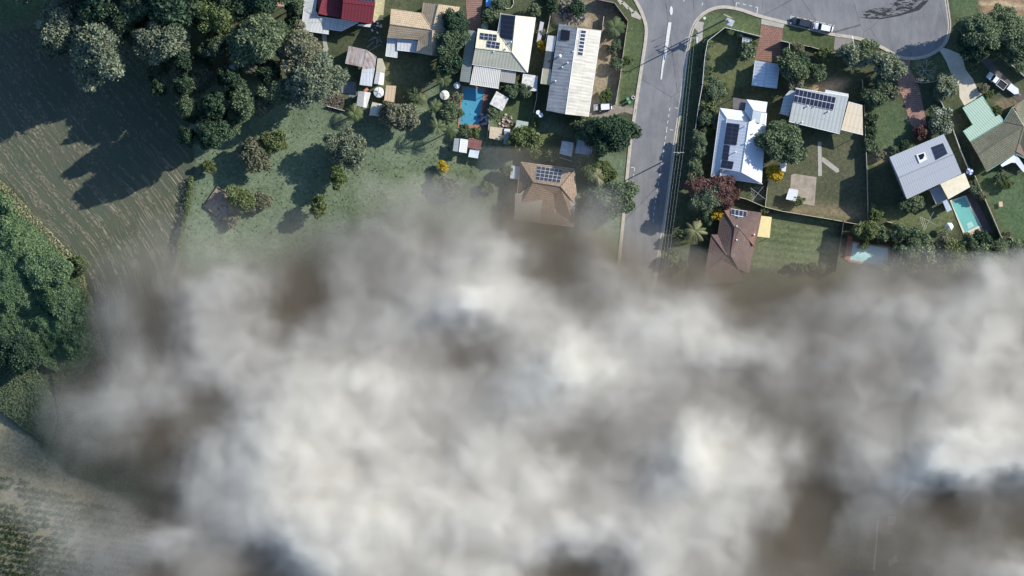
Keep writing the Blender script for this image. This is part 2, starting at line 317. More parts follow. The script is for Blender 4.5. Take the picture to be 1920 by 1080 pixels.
# painted markings and islands
ISL=plain('worn white island paint',(.66,.65,.6),.8,.12,2)
surf('traffic_island','1253,42 1259,42 1257,58 1253,84 1250,100 1244,125 1241,149 1238,149 1241,122 1246,92 1250,62',ISL,.13,thick=.13)
mb=MB()
for cx,cy,rx,ry in((1258.5,20,3,8.5),): mb.prism([P2(cx+rx*math.cos(a/14*6.283),cy+ry*math.sin(a/14*6.283)) for a in range(14)],0,.13)
o=mb.build('traffic_island',ISL); o['kind']='structure'
PAINT=plain('road paint',(.7,.7,.66),.8,.12,2)
def line(poly,w=.13,dash=None,name='road_marking'):
    p=wp(poly); mb=MB(); q=[]
    for a,b in zip(p,p[1:]):
        L=math.hypot(b[0]-a[0],b[1]-a[1]); k=0.0
        while k<L:
            e=min(L,k+(dash[0] if dash else L)); q.append(((a[0]+(b[0]-a[0])*k/L,a[1]+(b[1]-a[1])*k/L),(a[0]+(b[0]-a[0])*e/L,a[1]+(b[1]-a[1])*e/L))); k=e+(dash[1] if dash else 1)
    for a,b in q:
        dx,dy=b[0]-a[0],b[1]-a[1]; L=math.hypot(dx,dy) or 1; nx,ny=-dy/L*w/2,dx/L*w/2
        mb.face([(a[0]-nx,a[1]-ny,.042),(b[0]-nx,b[1]-ny,.042),(b[0]+nx,b[1]+ny,.042),(a[0]+nx,a[1]+ny,.042)])
    o=mb.build(name,PAINT); o['kind']='structure'
D=(.75,.75)
line('1256,202 1250,243',dash=D); line('1250,243 1243,290 1237,330 1229,375 1224,420',dash=D); line('1190,315 1186,345 1183,385',dash=D)
line('1266,202 1271,203'); line('1262,244 1256,243'); line('1183,314 1189,314')
line('1381,5 1421,14',dash=D); line('1381,5 1380,12'); line('1421,14 1419,26'); line('1483,30 1564,48',dash=D); line('1483,29 1482,36'); line('1564,47 1562,55'); line('1522,38 1520,44')
line('1318,5 1316,10'); line('1283,0 1282,3')
# footpaths, drives and slabs
FP=plain('footpath concrete',(.40,.37,.32),.85,.18,1); RED=tiles('red brick pavers',(.24,.13,.10),(.30,.17,.13)); CREAM=plain('cream concrete',(.62,.56,.44),.8,.12,.5)
for q in ('1152,-8 1160,-6 1169,4 1163,9','1164,4 1171,3 1180,13 1176,18','1177,13 1182,14 1190,22 1185,26','1183,24 1192,20 1204,33 1200,37 1184,31'): surf('footpath',q,FP,.06)
surf('footpath','1309,40 1320,42 1318,52 1317,75 1306,84 1309,60 1300,50',FP,.06)
surf('driveway','1428,34 1471,45 1468,53 1427,45',FP,.06); surf('driveway','1427,46 1468,54 1466,80 1462,118 1438,115 1415,112 1424,70',RED,.06)
surf('driveway','1566,64 1602,74 1596,80 1570,96 1563,92',plain('grey drive',(.25,.23,.21),.85,.15),.06)
surf('driveway','1689,112 1707,112 1705,128 1718,150 1724,165 1732,205 1738,235 1722,246 1706,232 1695,190 1684,160 1679,135',tiles('pink pavers',(.34,.20,.16),(.40,.25,.2)),.06)
surf('driveway','1760,92 1770,90 1780,93 1803,103 1811,131 1824,148 1834,170 1842,178 1808,198 1799,182 1798,162 1783,138 1774,115',CREAM,.06)
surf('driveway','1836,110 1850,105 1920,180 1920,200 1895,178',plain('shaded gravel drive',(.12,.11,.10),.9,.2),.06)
surf('driveway','1103,205 1112,195 1150,198 1185,202 1193,205 1190,216 1170,210 1140,220 1104,222',plain('sandy drive',(.27,.23,.19),.9,.2,1),.06)
surf('driveway','873,0 905,0 900,30 905,50 893,56 877,56',tiles('brown pavers',(.26,.16,.13),(.3,.19,.15)),.06)
surf('path','1533,266 1540,266 1541,330 1534,330',FP,.06); surf('path','1541,294 1546,296 1572,316 1574,322 1568,324 1541,303',FP,.06)
surf('path','603,62 612,63 613,80 616,92 612,105 606,130 601,128 605,100 606,85',FP,.06)
SLAB=plain('stained slab',(.34,.29,.23),.9,.3,.6)
surf('concrete_slab','1483,328 1490,326 1531,332 1527,386 1480,378',SLAB,.08,thick=.08)
surf('concrete_slab','640,152 668,154 667,185 654,184 654,176 640,174',plain('paved yard',(.20,.20,.2),.9,.2),.07)
surf('concrete_slab','1664,968 1680,968 1678,985 1664,984',CREAM,.08); surf('concrete_slab','1664,1052 1680,1040 1684,1052 1668,1062',CREAM,.08)
surf('path','1645,975 1648,975 1640,1075 1636,1075',CREAM,.07); surf('path','1712,912 1722,908 1690,945 1684,944',FP,.07)
# ================================================================ BUILDINGS
# roof faces are lists of "px,py,z" corners read off the photograph; shared edges are ridges, hips and valleys
def plane(f):
    A=np.array([[p[0],p[1],1] for p in f]); z=np.array([p[2] for p in f]); return np.linalg.lstsq(A,z,rcond=None)[0]
def roofpart(root,name,faces,mat,th=.14,cap=None,gutter=None):
    F=[pts(f) for f in faces]; mb=MB(); edges={}
    for f in F:
        k=[(round(p[0]),round(p[1])) for p in f]
        for i in range(len(f)): edges.setdefault(frozenset((k[i-1],k[i])),[]).append((f[i-1],f[i]))
    for f in F:
        W=[Vector(P(*p)) for p in f]; ar=sum(W[i-1].x*W[i].y-W[i-1].y*W[i].x for i in range(len(W)))
        if ar<0: W=W[::-1]
        n=sum(((W[i]-W[0]).cross(W[(i+1)%len(W)]-W[0]) for i in range(1,len(W)-1)),Vector()); n.normalize()
        up=Vector((n.x,n.y,0))*-1
        if up.length<.02: e=max(((W[i]-W[i-1]) for i in range(len(W))),key=lambda q:q.length); up=Vector((-e.y,e.x,0))
        up.normalize(); u=Vector((up.y,-up.x,0)); uv=[(p.x*u.x+p.y*u.y,p.x*up.x+p.y*up.y) for p in W]
        mb.face(W,uv); mb.face([p-Vector((0,0,th)) for p in W[::-1]])
    caps=MB(); gut=MB(); GL=[]
    for e,l_ in edges.items():
        a,b=[Vector(P(*q)) for q in l_[0]]
        if len(l_)==1:
            d=Vector((0,0,th)); mb.face([a-d,b-d,b,a],[(0,0),(0,0),(0,0),(0,0)])
            if gutter and abs(a.z-b.z)<.35 and (b-a).length>1.2:
                gut.v.append(0); GL.append((a-Vector((0,0,.05)),b-Vector((0,0,.05))))
        elif cap and (b-a).length>.8: caps.tube(a+Vector((0,0,.0)),b+Vector((0,0,.0)),.11,n=6)
    o=mb.build(name,mat,root)
    if caps.v: caps.build('ridge_cap',cap,o)
    for a,b in GL: MB().tube(a,b,.085,n=6).build('gutter',gutter,o)
    return o,F,edges
def walls(root,F,edges,mat,z0=0,inset=.45,name='wall'):
    mb=MB()
    for f in F:
        W=[Vector(P(*p)) for p in f]; c=plane([tuple(q) for q in W]); k=[(round(p[0]),round(p[1])) for p in f]
        if sum(W[i-1].x*W[i].y-W[i-1].y*W[i].x for i in range(len(W)))<0: W=W[::-1]; k=k[::-1]
        n=len(W); sh=[inset if len(edges[frozenset((k[i-1],k[i]))])==1 else .0 for i in range(n)]  # edge i-1 -> i
        out=[]
        for i in range(n):
            a,b,d=W[i-1],W[i],W[(i+1)%n]; e1=(b-a).to_2d().normalized(); e2=(d-b).to_2d().normalized(); n1=Vector((-e1.y,e1.x)); n2=Vector((-e2.y,e2.x)); s1=sh[i]; s2=sh[(i+1)%n]
            den=e1.x*e2.y-e1.y*e2.x
            if abs(den)<.05: out.append(b.to_2d()+n1*max(s1,s2)); continue
            p1=b.to_2d()+n1*s1; p2=b.to_2d()+n2*s2; t_=((p2.x-p1.x)*e2.y-(p2.y-p1.y)*e2.x)/den; out.append(p1+e1*t_)
        mb.prism([tuple(q) for q in out],z0,lambda p,c=c:max(z0+.1,c[0]*p[0]+c[1]*p[1]+c[2]-.17))
    return mb.build(name,mat,root)
def posts(root,F,mat,z0=0,r=.07):
    done=[]
    for f in F:
        cx=sum(p[0] for p in f)/len(f); cy=sum(p[1] for p in f)/len(f)
        for p in f:
            q=(p[0]+(cx-p[0])*.06,p[1]+(cy-p[1])*.06)
            if any(math.hypot(q[0]-d[0],q[1]-d[1])<8 for d in done): continue
            done.append(q); a=P(q[0],q[1],p[2]); mb=MB(); mb.tube((a[0],a[1],z0),(a[0],a[1],p[2]-.12),r,n=6); mb.build('post',mat,root)
PAN=None
def panelmat():
    t=NT('solar cells'); uv=t.coord('UV'); sx=t.n('ShaderNodeSeparateXYZ'); t.L(uv,sx.inputs[0])
    g=t.math('MAXIMUM',t.math('LESS_THAN',t.math('FRACT',t.math('MULTIPLY',sx.outputs[0],6.0)),.05),t.math('LESS_THAN',t.math('FRACT',t.math('MULTIPLY',sx.outputs[1],10.0)),.05))
    c=t.mix(t.math('MULTIPLY',g,.4),(.022,.028,.05),(.10,.11,.14)); return t.bsdf(c,.3,0,None,.5)
SOLAR=panelmat(); RAIL=plain('aluminium rail',(.62,.63,.65),.4,.05,metal=.2); RAILD=plain('dark rail',(.10,.10,.11),.5,.1)
def array(root,face,quad,nx,ny,skip=(),rail=None,gap=.045,lift=.10,back=True):
    """solar array on a roof face: quad = TL TR BR BL in pixels; one sub-part per panel"""
    c=plane(pts(face)); q=pts(quad); z=lambda p:c[0]*p[0]+c[1]*p[1]+c[2]
    def at(u,v,dz):
        p=[(q[0][k]*(1-u)+q[1][k]*u)*(1-v)+(q[3][k]*(1-u)+q[2][k]*u)*v for k in(0,1)]; return P(p[0],p[1],z(p)+dz)
    def slab(u0,u1,v0,v1,a,b):
        mb=MB(); T=[at(u0,v0,b),at(u1,v0,b),at(u1,v1,b),at(u0,v1,b)]; Bq=[at(u0,v0,a),at(u1,v0,a),at(u1,v1,a),at(u0,v1,a)]
        ar=sum(T[i-1][0]*T[i][1]-T[i-1][1]*T[i][0] for i in range(4)); uvq=[(0,0),(1,0),(1,1),(0,1)]
        if ar<0: T,Bq,uvq=T[::-1],Bq[::-1],uvq[::-1]
        mb.face(T,uvq)
        for i in range(4): mb.face([Bq[i-1],Bq[i],T[i],T[i-1]],[(0,0)]*4)
        return mb
    base=None; mb=MB()
    for i in range(nx):
        for j in range(ny):
            if (i,j) in skip: continue
            m=slab(i/nx,(i+1)/nx,j/ny,(j+1)/ny,lift-.06,lift); n=len(mb.v); mb.v+=m.v; mb.f+=[tuple(a+n for a in f) for f in m.f]; mb.uv+=m.uv
    base=mb.build('solar_array',rail or RAIL,root)
    for i in range(nx):
        for j in range(ny):
            if (i,j) in skip: continue
            slab((i+gap)/nx,(i+1-gap)/nx,(j+gap*1.2)/ny,(j+1-gap*1.2)/ny,lift-.01,lift+.02).build('solar_panel',SOLAR,base)
def vent(root,px,py,z,r=.16,h=.45,mat=None,name='roof_vent'):
    x,y,_=P(px,py,z); MB().cone((x,y),r,r*.9,z-.25,z+h*.7,10).cone((x,y),r*1.5,r*.3,z+h*.7,z+h,10).build(name,mat or STEEL,root)
def house(name,label,cat,parts,group=None,wallmat=None):
    P0=pts(parts[0]['f'][0]); base=P(sum(p[0] for p in P0)/len(P0),sum(p[1] for p in P0)/len(P0),0)
    root=empty(name,base,0,label,cat,group); kids=[]
    for p in parts:
        r,F,E=roofpart(root,p.get('n','roof'),p['f'],p['m'],p.get('th',.14),p.get('cap'),p.get('gut')); kids.append(r)
        w_=p.get('w','wall')
        if w_=='wall': kids.append(walls(root,F,E,p.get('wm') or wallmat or WALL,p.get('z0',0),p.get('in',.45)))
        elif w_=='post': posts(root,F,p.get('pm',WHITE))
        elif w_ =='slabwall': kids.append(walls(root,F,E,p.get('wm') or WALL,p.get('z0',0),.02))
        for a in p.get('a',()): array(root,*a)
        for v in p.get('v',()): vent(root,*v)
    # everything above was built in world coordinates: shift it under the root
    off=Vector(base)
    seen=set()
    for c in root.children:
        for o in [c]+list(c.children):
            if o.data.name in seen: continue
            seen.add(o.data.name); o.data.transform(Matrix.Translation(-off))
    return root
GREYD=sheet('aged grey roof sheets',(.40,.385,.35),.76,.6,(.12,.115,.11),.7,.2)
# red roofed house at the top
RRED=sheet('red roof sheets',(.19,.032,.042),.76,.35,(.15,.03,.04),.55,.3); WGREY=sheet('pale grey roof sheets',(.62,.63,.62),.76,.4,(.3,.3,.3),.5,.2)
house('house','two-storey house with deep red metal roof and pale grey verandah','house',[
 dict(f=['643,4,6.4 703,11,6.4 698,44,5.6 640,35,5.6','643,4,6.4 645,-30,6.8 706,-30,6.8 703,11,6.4'],m=RRED,gut=plain('red gutter',(.3,.04,.05),.5),cap=RRED,
      a=[('643,4,6.4 645,-30,6.8 706,-30,6.8 703,11,6.4','674,-14 703,-12 702,4 672,0',5,3)]),
 dict(f=['612,-30,4.6 643,-30,3.6 640,34,3.4 597,26,4.0','612,-30,4.6 597,26,4.0 594,-5,3.2 600,-30,3.2'],m=RRED,cap=RRED),
 dict(n='verandah_roof',f=['572,-30,2.9 598,-30,3.2 591,20,3.0 569,19,2.7','569,19,2.7 591,20,3.0 597,31,3.0 640,37,3.0 672,42,2.9 650,53,2.6 640,58,2.6 617,55,2.6 616,64,2.6 565,57,2.6'],m=WGREY,w='post',gut=WHITE),
 dict(n='verandah_roof',f=['672,46,2.75 696,45,2.75 694,51,2.6 670,48,2.6'],m=WHITE,w='post'),
],wallmat=plain('cream weatherboards',(.6,.56,.45),.7,.05))
TANT=tiles('tan concrete tiles',(.50,.38,.25),(.58,.44,.30)); RC=plain('tan ridge',(.45,.36,.26),.8)
house('house','house with tan tiled hip roof and two white flat patio roofs','house',[
 dict(f=['733,17,4.3 791,25,4.3 811,56,6.0 731,45,6.0','731,45,6.0 811,56,6.0 785,74,4.3 726,70,4.3','794,5,4.3 822,8,6.0 811,56,6.0 791,25,4.3','811,56,6.0 809,104,6.0 781,99,4.3 785,74,4.3','822,8,6.0 862,13,4.0 827,107,4.0 809,104,6.0 811,56,6.0'],m=TANT,cap=RC,gut=RC),
 dict(n='patio_roof',f=['727,71,2.9 746,73,2.9 744,108,2.7 723,105,2.7'],m=WGREY,w='post',gut=WHITE),
 dict(n='patio_roof',f=['746,73,3.3 783,77,3.3 781,98,3.1 745,94,3.1'],m=WGREY,w='post',gut=WHITE),
])
RUST=sheet('rusted sheets',(.48,.46,.44),1.0,.95,(.26,.11,.06),.8,.4,.6)
house('shed','long shed with rust-streaked corrugated roof bent into an angle','shed',[
 dict(f=['654,86,3.4 686,93,3.4 680,126,3.0 647,119,3.0'],m=RUST),
 dict(f=['687,93,3.3 706,106,3.0 681,124,3.0'],m=RUST),
 dict(f=['681,124,3.0 706,106,3.0 703,128,2.9 679,130,2.9'],m=RUST),
 dict(f=['679,130,2.9 703,128,2.9 697,162,2.7 674,159,2.7'],m=sheet('bright patched sheets',(.62,.66,.68),.76,.35,(.35,.25,.2),.5,.25),w='wall')],wallmat=plain('old tin wall',(.35,.32,.3),.7))
house('shed','narrow lean-to shed, tan at one end and white at the other','shed',[
 dict(f=['708,109,2.6 717,110,2.6 723,128,2.5 721,137,2.5 705,135,2.5'],m=plain('tan sheet',(.50,.45,.33),.7,.12)),
 dict(f=['705,135,2.5 713,136,2.6 709,158,2.6 701,157,2.4'],m=WGREY), dict(f=['713,136,2.6 721,137,2.4 719,160,2.4 709,158,2.6'],m=plain('white sheet',(.74,.75,.75),.5,.06))])
house('garden_shed','small pale gable shed with orange patch south of the rusty shed','shed',[
 dict(f=['672,171,2.3 684,171,2.7 681,201,2.7 668,198,2.3','684,171,2.7 695,174,2.3 691,190,2.3 687,202,2.3 681,201,2.7'],m=plain('fibre sheet',(.55,.54,.50),.8,.12,2)),
 dict(n='roof_patch',f=['681,170,2.75 688,164,2.75 692,169,2.75 686,171,2.78'],m=plain('orange tin',(.5,.2,.1),.8),w=None)])
house('garden_shed','flat tan square-roofed shed beside the round water tank','shed',[dict(f=['724,160,2.6 743,161,2.6 739,192,2.5 720,189,2.5'],m=sheet('tan sheets',(.62,.47,.31),.76,.2,(.45,.33,.2)))])
house('garden_shed','tilted beige shed partly under the bushy brown tree','shed',[dict(f=['698,191,2.4 710,194,2.6 703,217,2.6 692,216,2.3','710,194,2.6 721,196,2.3 711,219,2.3 703,217,2.6'],m=plain('beige sheet',(.62,.57,.46),.7,.2,1.5))])
# cream roofed house with pool
CR=sheet('cream roof sheets',(.70,.65,.47),.76,.3,(.5,.46,.33),.55,.08); STR=sheet('striped patio sheets',(.70,.67,.60),.42,.2,(.3,.28,.25),.6,.65,amp=.06)
A1='896,54,4.6 933,60,4.6 960,98,6.6 891,90,6.0'; D1='939,24,4.6 967,29,6.2 960,98,6.6 933,60,4.6'
house('house','cream hip-roofed house with two groups of solar panels north of the pool','house',[
 dict(f=[A1,'891,90,6.0 960,98,6.6 989,136,4.4 885,121,4.4','967,29,6.2 1004,33,4.4 989,136,4.4 960,98,6.6',D1],m=CR,cap=plain('cream ridge',(.6,.56,.42),.7),gut=WHITE,
  a=[(A1,'900,61 932,65 931,77 899,73',4,2,(),RAIL),(A1,'914,76 938,80 936,92 912,88',3,2,(),RAIL),(D1,'940,27 966,30 960,75 937,71',4,5,(),RAILD)],v=[(958,79,6.3),(925,97,5.9),(948,92,6.4)]),
 dict(n='patio_roof',f=['889,121,4.2 940,128,4.2 935,166,3.7 881,158,3.7'],m=STR,w='post',gut=WHITE),
 dict(n='patio_roof',f=['940,130,3.9 968,134,3.9 965,157,3.5 937,153,3.5'],m=sheet('grey-brown sheets',(.42,.40,.36),.4,.3),w='post'),
 dict(n='side_roof',f=['877,56,3.8 893,58,4.2 885,120,4.0 868,108,3.4','868,108,3.4 885,120,4.0 880,155,3.8 862,152,3.2'],m=sheet('sage sheets',(.36,.40,.36),.5,.3),w='post')],wallmat=WALL)
STN=plain('lichen stained sheet',(.66,.64,.58),.8,.35,1.8)
house('garden_shed','square stained white shed roof close to the boundary fence','shed',[dict(f=['981,139,2.7 1008,143,2.7 1005,171,2.5 977,167,2.5'],m=STN,gut=WHITE)])
house('garden_shed','square stained white roof turned at an angle beside the pool','shed',[dict(f=['931,171,2.6 954,184,2.6 942,208,2.5 918,195,2.5'],m=STN)])
house('garden_shed','pale double-pitched shed with dark red annex beyond the pool','shed',[
 dict(f=['852,259,2.3 864,260,2.8 861,285,2.8 849,283,2.3','864,260,2.8 878,262,2.4 875,287,2.4 861,285,2.8'],m=sheet('dull white sheets',(.6,.62,.6),.5,.2),cap=WHITE),
 dict(n='annex_roof',f=['879,258,2.4 904,264,2.4 900,281,2.3 876,277,2.3'],m=plain('dark red sheet',(.22,.10,.09),.8,.25,2)),
 dict(n='annex_roof',f=['881,280,2.0 899,282,2.0 896,297,1.9 878,294,1.9'],m=plain('blue white sheet',(.62,.68,.74),.5,.1)) ])
house('garden_shed','sandy flat-roofed shed against the fence, half in shadow','shed',[dict(f=['919,237,2.5 942,240,2.5 939,263,2.4 917,259,2.4'],m=plain('sandy sheet',(.58,.47,.34),.75,.15,2))])
house('garden_shed','pale green-grey shed behind the round yellow-green tree','shed',[dict(f=['969,225,2.3 991,229,2.3 989,241,2.2 966,239,2.2'],m=plain('pale green sheet',(.42,.47,.42),.7,.12))])
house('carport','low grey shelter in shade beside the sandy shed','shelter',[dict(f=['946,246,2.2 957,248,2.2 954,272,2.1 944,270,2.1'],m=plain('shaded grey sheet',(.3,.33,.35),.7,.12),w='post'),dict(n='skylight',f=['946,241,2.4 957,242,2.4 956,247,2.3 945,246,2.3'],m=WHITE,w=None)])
# long house beside the street
LW_='1048,44,4.6 1083,52,6.4 1060,214,6.4 1024,207,4.6'; LE_='1083,52,6.4 1127,57,4.6 1103,219,4.6 1060,214,6.4'
house('house','long gabled house, one slope shaded dark grey and one cream, with a single column of panels','house',[
 dict(f=[LW_],m=sheet('shade-darkened dirty sheets',(.42,.43,.43),.76,.75,(.13,.14,.15),.75,.2,.5)),  # slope away from the sun: its shade is put into a darker colour, plus dirt
 dict(f=[LE_],m=sheet('worn cream sheets',(.58,.55,.47),.76,.8,(.32,.29,.25),.6,.03,.2),cap=WHITE,gut=WHITE,a=[(LE_,'1089,56 1100,57 1093,105 1082,103',1,7,(),RAIL,.09)],v=[(1074,97,6.0),(1050,105,5.2,.25,.5,WHITE),(1054,126,5.3),(1041,152,5.2),(1064,118,5.9)]),
 dict(n='pool_heater_mat',f=['1052,55,5.05 1069,58,5.9 1067,76,5.95 1050,75,5.1'],m=plain('black rubber matting',(.02,.025,.035),.6,.3,2),w=None,th=.03),
 dict(n='side_roof',f=['1027,66,3.7 1043,68,4.2 1038,97,4.2 1023,95,3.7'],m=plain('sun-bleached sheet',(.76,.74,.66),.6,.1),w='post'),
 dict(n='side_roof',f=['1023,95,3.7 1038,97,4.2 1033,130,4.2 1018,128,3.7'],m=plain('dark laserlite',(.10,.11,.12),.5,.2),w='post'),
 dict(n='side_roof',f=['1018,128,3.7 1033,130,4.2 1030,159,4.2 1014,157,3.7'],m=plain('tan laserlite',(.52,.47,.30),.6,.12),w='post',gut=WHITE)])
house('lean_to','thin pale lean-to strip between the cream house and the long house','shelter',[dict(f=['1013,40,2.4 1020,42,2.4 1013,81,2.3 1006,80,2.3'],m=plain('pale violet sheet',(.5,.49,.52),.6,.1),w='post')])
house('garden_shed','small gable shed, half white and half shaded, by the big dark tree','shed',[dict(f=['1054,264,2.3 1066,266,2.7 1061,291,2.7 1049,288,2.3','1066,266,2.7 1076,268,2.3 1072,294,2.3 1061,291,2.7'],m=WGREY)])
house('carport','wide blue-grey carport roof in the shade of the big dark tree','carport',[dict(f=['1083,261,2.6 1122,268,2.6 1118,293,2.5 1078,287,2.5'],m=sheet('blue grey sheets',(.38,.41,.46),.76,.35,(.6,.62,.64),.5,.2,.8),w='post')])
# orange tiled house at the edge of the smoke
ORT=tiles('orange-brown tiles',(.28,.205,.15),(.35,.26,.19)); f1='976,304,3.1 1077,317,3.1 1051,350,5.3 1000,342,5.3'
house('house','orange-brown tiled house with a broad solar array, fading into smoke','house',[
 dict(f=[f1,'976,304,3.1 1000,342,5.3 969,368,3.1','1000,342,5.3 1051,350,5.3 1082,388,3.2 1076,425,2.3 960,412,2.3 969,368,3.1','1077,317,3.1 1082,388,3.2 1051,350,5.3'],m=ORT,cap=plain('dark ridge',(.16,.11,.09),.8),gut=plain('tan gutter',(.45,.36,.28),.6),a=[(f1,'1007,311 1056,318 1050,343 1004,337',6,4,(),RAIL)]),
 dict(n='patio_roof',f=['966,362,3.75 1017,364,3.95 1013,418,3.4 964,412,3.4'],m=sheet('drab sheets',(.34,.32,.28),.5,.3),w=None)])
t=NT('greenhouse glass'); t.bsdf((.55,.62,.68),.15,0,None,.5)
def framebox(name,label,cat,quad,z,nx,ny,fm=WHITE,gm=None):
    q=pts(quad); base=P(sum(p[0] for p in q)/4,sum(p[1] for p in q)/4); root=empty(name,base,0,label,cat)
    at=lambda u,v:tuple(np.array(P(*[(q[0][k]*(1-u)+q[1][k]*u)*(1-v)+(q[3][k]*(1-u)+q[2][k]*u)*v for k in(0,1)],z))-np.array(base))
    mb=MB()
    for i in range(nx+1): mb.tube(at(i/nx,0),at(i/nx,1),.05,n=4)
    for j in range(ny+1): mb.tube(at(0,j/ny),at(1,j/ny),.05,n=4)
    mb.build('roof_frame',fm,root)
    mb=MB(); c=[at(0,0),at(1,0),at(1,1),at(0,1)]; c=[(a[0],a[1],a[2]-.04) for a in c]; mb.face(c[::-1]); mb.build('roof_pane',gm or t.m,root)
    for a in c: m2=MB(); m2.tube((a[0]*.97,a[1]*.97,0),(a[0]*.97,a[1]*.97,a[2]),.06,n=5); m2.build('post',fm,root)
    return root
framebox('greenhouse','white framed glasshouse against the orange tiled house','greenhouse','959,311 974,313 971,336 957,334',2.4,4,3)
framebox('greenhouse','glass-roofed garden frame behind the street corner fence','greenhouse','1393,69 1410,73 1406,86 1391,82',2.2,3,2,gm=plain('smoky glass',(.25,.3,.33),.3))
# white garage, hip roofed white house
house('garage','white gabled garage at the end of the red brick drive','garage',[dict(f=['1416,113,2.7 1438,117,3.5 1433,163,3.5 1410,160,2.7','1438,117,3.5 1462,120,2.7 1456,166,2.7 1433,163,3.5'],m=sheet('light blue-grey sheets',(.62,.66,.70),.76,.15),cap=STEEL,gut=WHITE)])
WB=sheet('white roof sheets',(.66,.69,.73),.76,.3,(.6,.6,.6),.45,.06); s1='1363,222,5.0 1404,229,6.7 1390,323,6.7 1350,316,5.0'
house('house','large white hip-roofed house with ladder of solar panels, beside the hedge','house',[
 dict(f=[s1,'1404,229,6.7 1438,212,5.0 1428,344,4.6 1390,323,6.7','1390,323,6.7 1428,344,4.6 1350,333,4.6 1350,316,5.0'],m=WB,cap=STEEL,gut=WHITE,
   a=[(s1,'1363,230 1387,233 1381,272 1357,270',2,5,(),RAILD),(s1,'1357,271 1369,273 1365,301 1353,299',1,4,(),RAILD),(s1,'1354,300 1376,303 1373,317 1351,314',2,2,(),RAILD)],v=[(1396,237,6.5,.12),(1397,269,6.6,.14),(1379,285,6.2,.12,.6,WHITE),(1411,251,6.3,.15)]),
 dict(n='verandah_roof',f=['1350,203,3.9 1363,222,4.75 1350,318,4.75 1333,331,3.9','1350,203,3.9 1397,209,3.9 1408,228,4.75 1363,222,4.75','1333,331,3.9 1350,318,4.75 1390,325,4.75 1430,345,3.9'],m=WB,cap=STEEL,w='wall',gut=WHITE,**{'in':1.2}),
 dict(f=['1400,187,4.4 1413,207,5.6 1410,230,5.6 1397,209,4.4','1400,187,4.4 1439,192,4.4 1436,211,5.4 1413,207,5.6','1413,207,5.6 1436,211,5.4 1434,233,5.4 1410,230,5.6'],m=WB,cap=STEEL,gut=WHITE),
 dict(n='skylight',f=['1412,208,6.1 1428,210,6.1 1425,231,6.1 1409,228,6.1'],m=plain('pale skylight',(.5,.54,.58),.3,.05),w=None,th=.5),
 dict(n='patio_roof',f=['1375,183,3.6 1400,187,3.6 1397,208,3.4 1374,203,3.4'],m=plain('brown-grey sheet',(.17,.15,.15),.8,.2,2),w='post')])
house('house','raised house with pale grey roof, two long rows of panels and cream awning','house',[
 dict(f=['1492,165,6.0 1591,181,6.0 1574,251,5.1 1479,228,5.1'],m=sheet('silver-grey sheets',(.50,.52,.49),.9,.25,(.33,.34,.33),.5,.3),gut=WHITE,a=[('1492,165,6.0 1591,181,6.0 1574,251,5.1 1479,228,5.1','1492,166 1568,182 1562,207 1488,191',10,2,(),RAIL,.05,.14)],v=[(1514,199,5.8,.15,.4),(1553,209,5.8,.15,.4),(1504,229,5.4,.12,.4,WHITE),(1527,200,5.8,.1,.3)]),
 dict(n='patio_roof',f=['1591,191,4.9 1617,198,4.9 1618,253,4.3 1577,243,4.3'],m=sheet('cream awning sheets',(.74,.62,.45),1.0,.12,(.6,.5,.36),.6,.1),w='post',gut=WHITE),
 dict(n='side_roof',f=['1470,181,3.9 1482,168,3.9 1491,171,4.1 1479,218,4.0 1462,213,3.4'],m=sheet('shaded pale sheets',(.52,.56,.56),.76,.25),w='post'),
 dict(f=['1548,168,5.4 1591,176,5.4 1591,183,5.2 1546,176,5.2'],m=WHITE,w=None)],wallmat=plain('grey weatherboards',(.45,.46,.45),.7,.05))
house('garden_shed','tiny white cube-like shed on the edge of the stained slab','shed',[dict(f=['1480,354,2.1 1496,357,2.1 1492,377,2.0 1474,373,2.0'],m=plain('clean white sheet',(.7,.72,.76),.5,.04),gut=WHITE)])
house('garden_shed','pale flat roof tucked under the golden flowering bush','shed',[dict(f=['1464,303,2.2 1475,305,2.2 1473,322,2.1 1461,320,2.1'],m=WHITE)])
# two storey grey roofed house with pool
g1='1668,295,7.2 1770,252,7.2 1788,289,8.7 1685,333,8.7'
house('house','two-storey house with plain grey gabled roof and one black panel block','house',[
 dict(f=[g1,'1685,333,8.7 1788,289,8.7 1803,325,7.2 1700,373,7.2'],m=sheet('mid grey sheets',(.40,.42,.45),.55,.12,(.3,.31,.33),.7,.1),cap=plain('grey ridge',(.3,.31,.33),.7),gut=STEEL,
   a=[(g1,'1746,276 1768,268 1777,288 1755,300',1,3,(),RAILD,.02)],v=[(1743,301,8.1,.2,.3)]),
 dict(n='skylight',f=['1718,290,8.05 1733,285,8.1 1738,299,8.6 1724,306,8.6'],m=WHITE,w=None,th=.3), dict(n='skylight_pane',f=['1721,291,8.12 1732,287,8.16 1735,296,8.45 1725,300,8.45'],m=GLASS,w=None,th=.04),
 dict(n='patio_roof',f=['1763,345,5.2 1809,325,5.2 1819,350,4.8 1778,373,4.8'],m=plain('cream flat sheet',(.76,.68,.50),.6,.08,.8),w='post',gut=WHITE),
 dict(n='patio_roof',f=['1743,356,3.6 1763,346,3.6 1776,374,3.2 1755,383,3.2'],m=plain('dull grey deck roof',(.28,.30,.33),.7,.15),w='post')],wallmat=plain('grey rendered wall',(.42,.43,.45),.8,.06))
house('lean_to','narrow blue-grey pump house at the head of the pool','shelter',[dict(f=['1767,377,2.3 1775,374,2.3 1785,393,2.2 1776,398,2.2'],m=plain('blue grey sheet',(.45,.52,.62),.5,.1))])
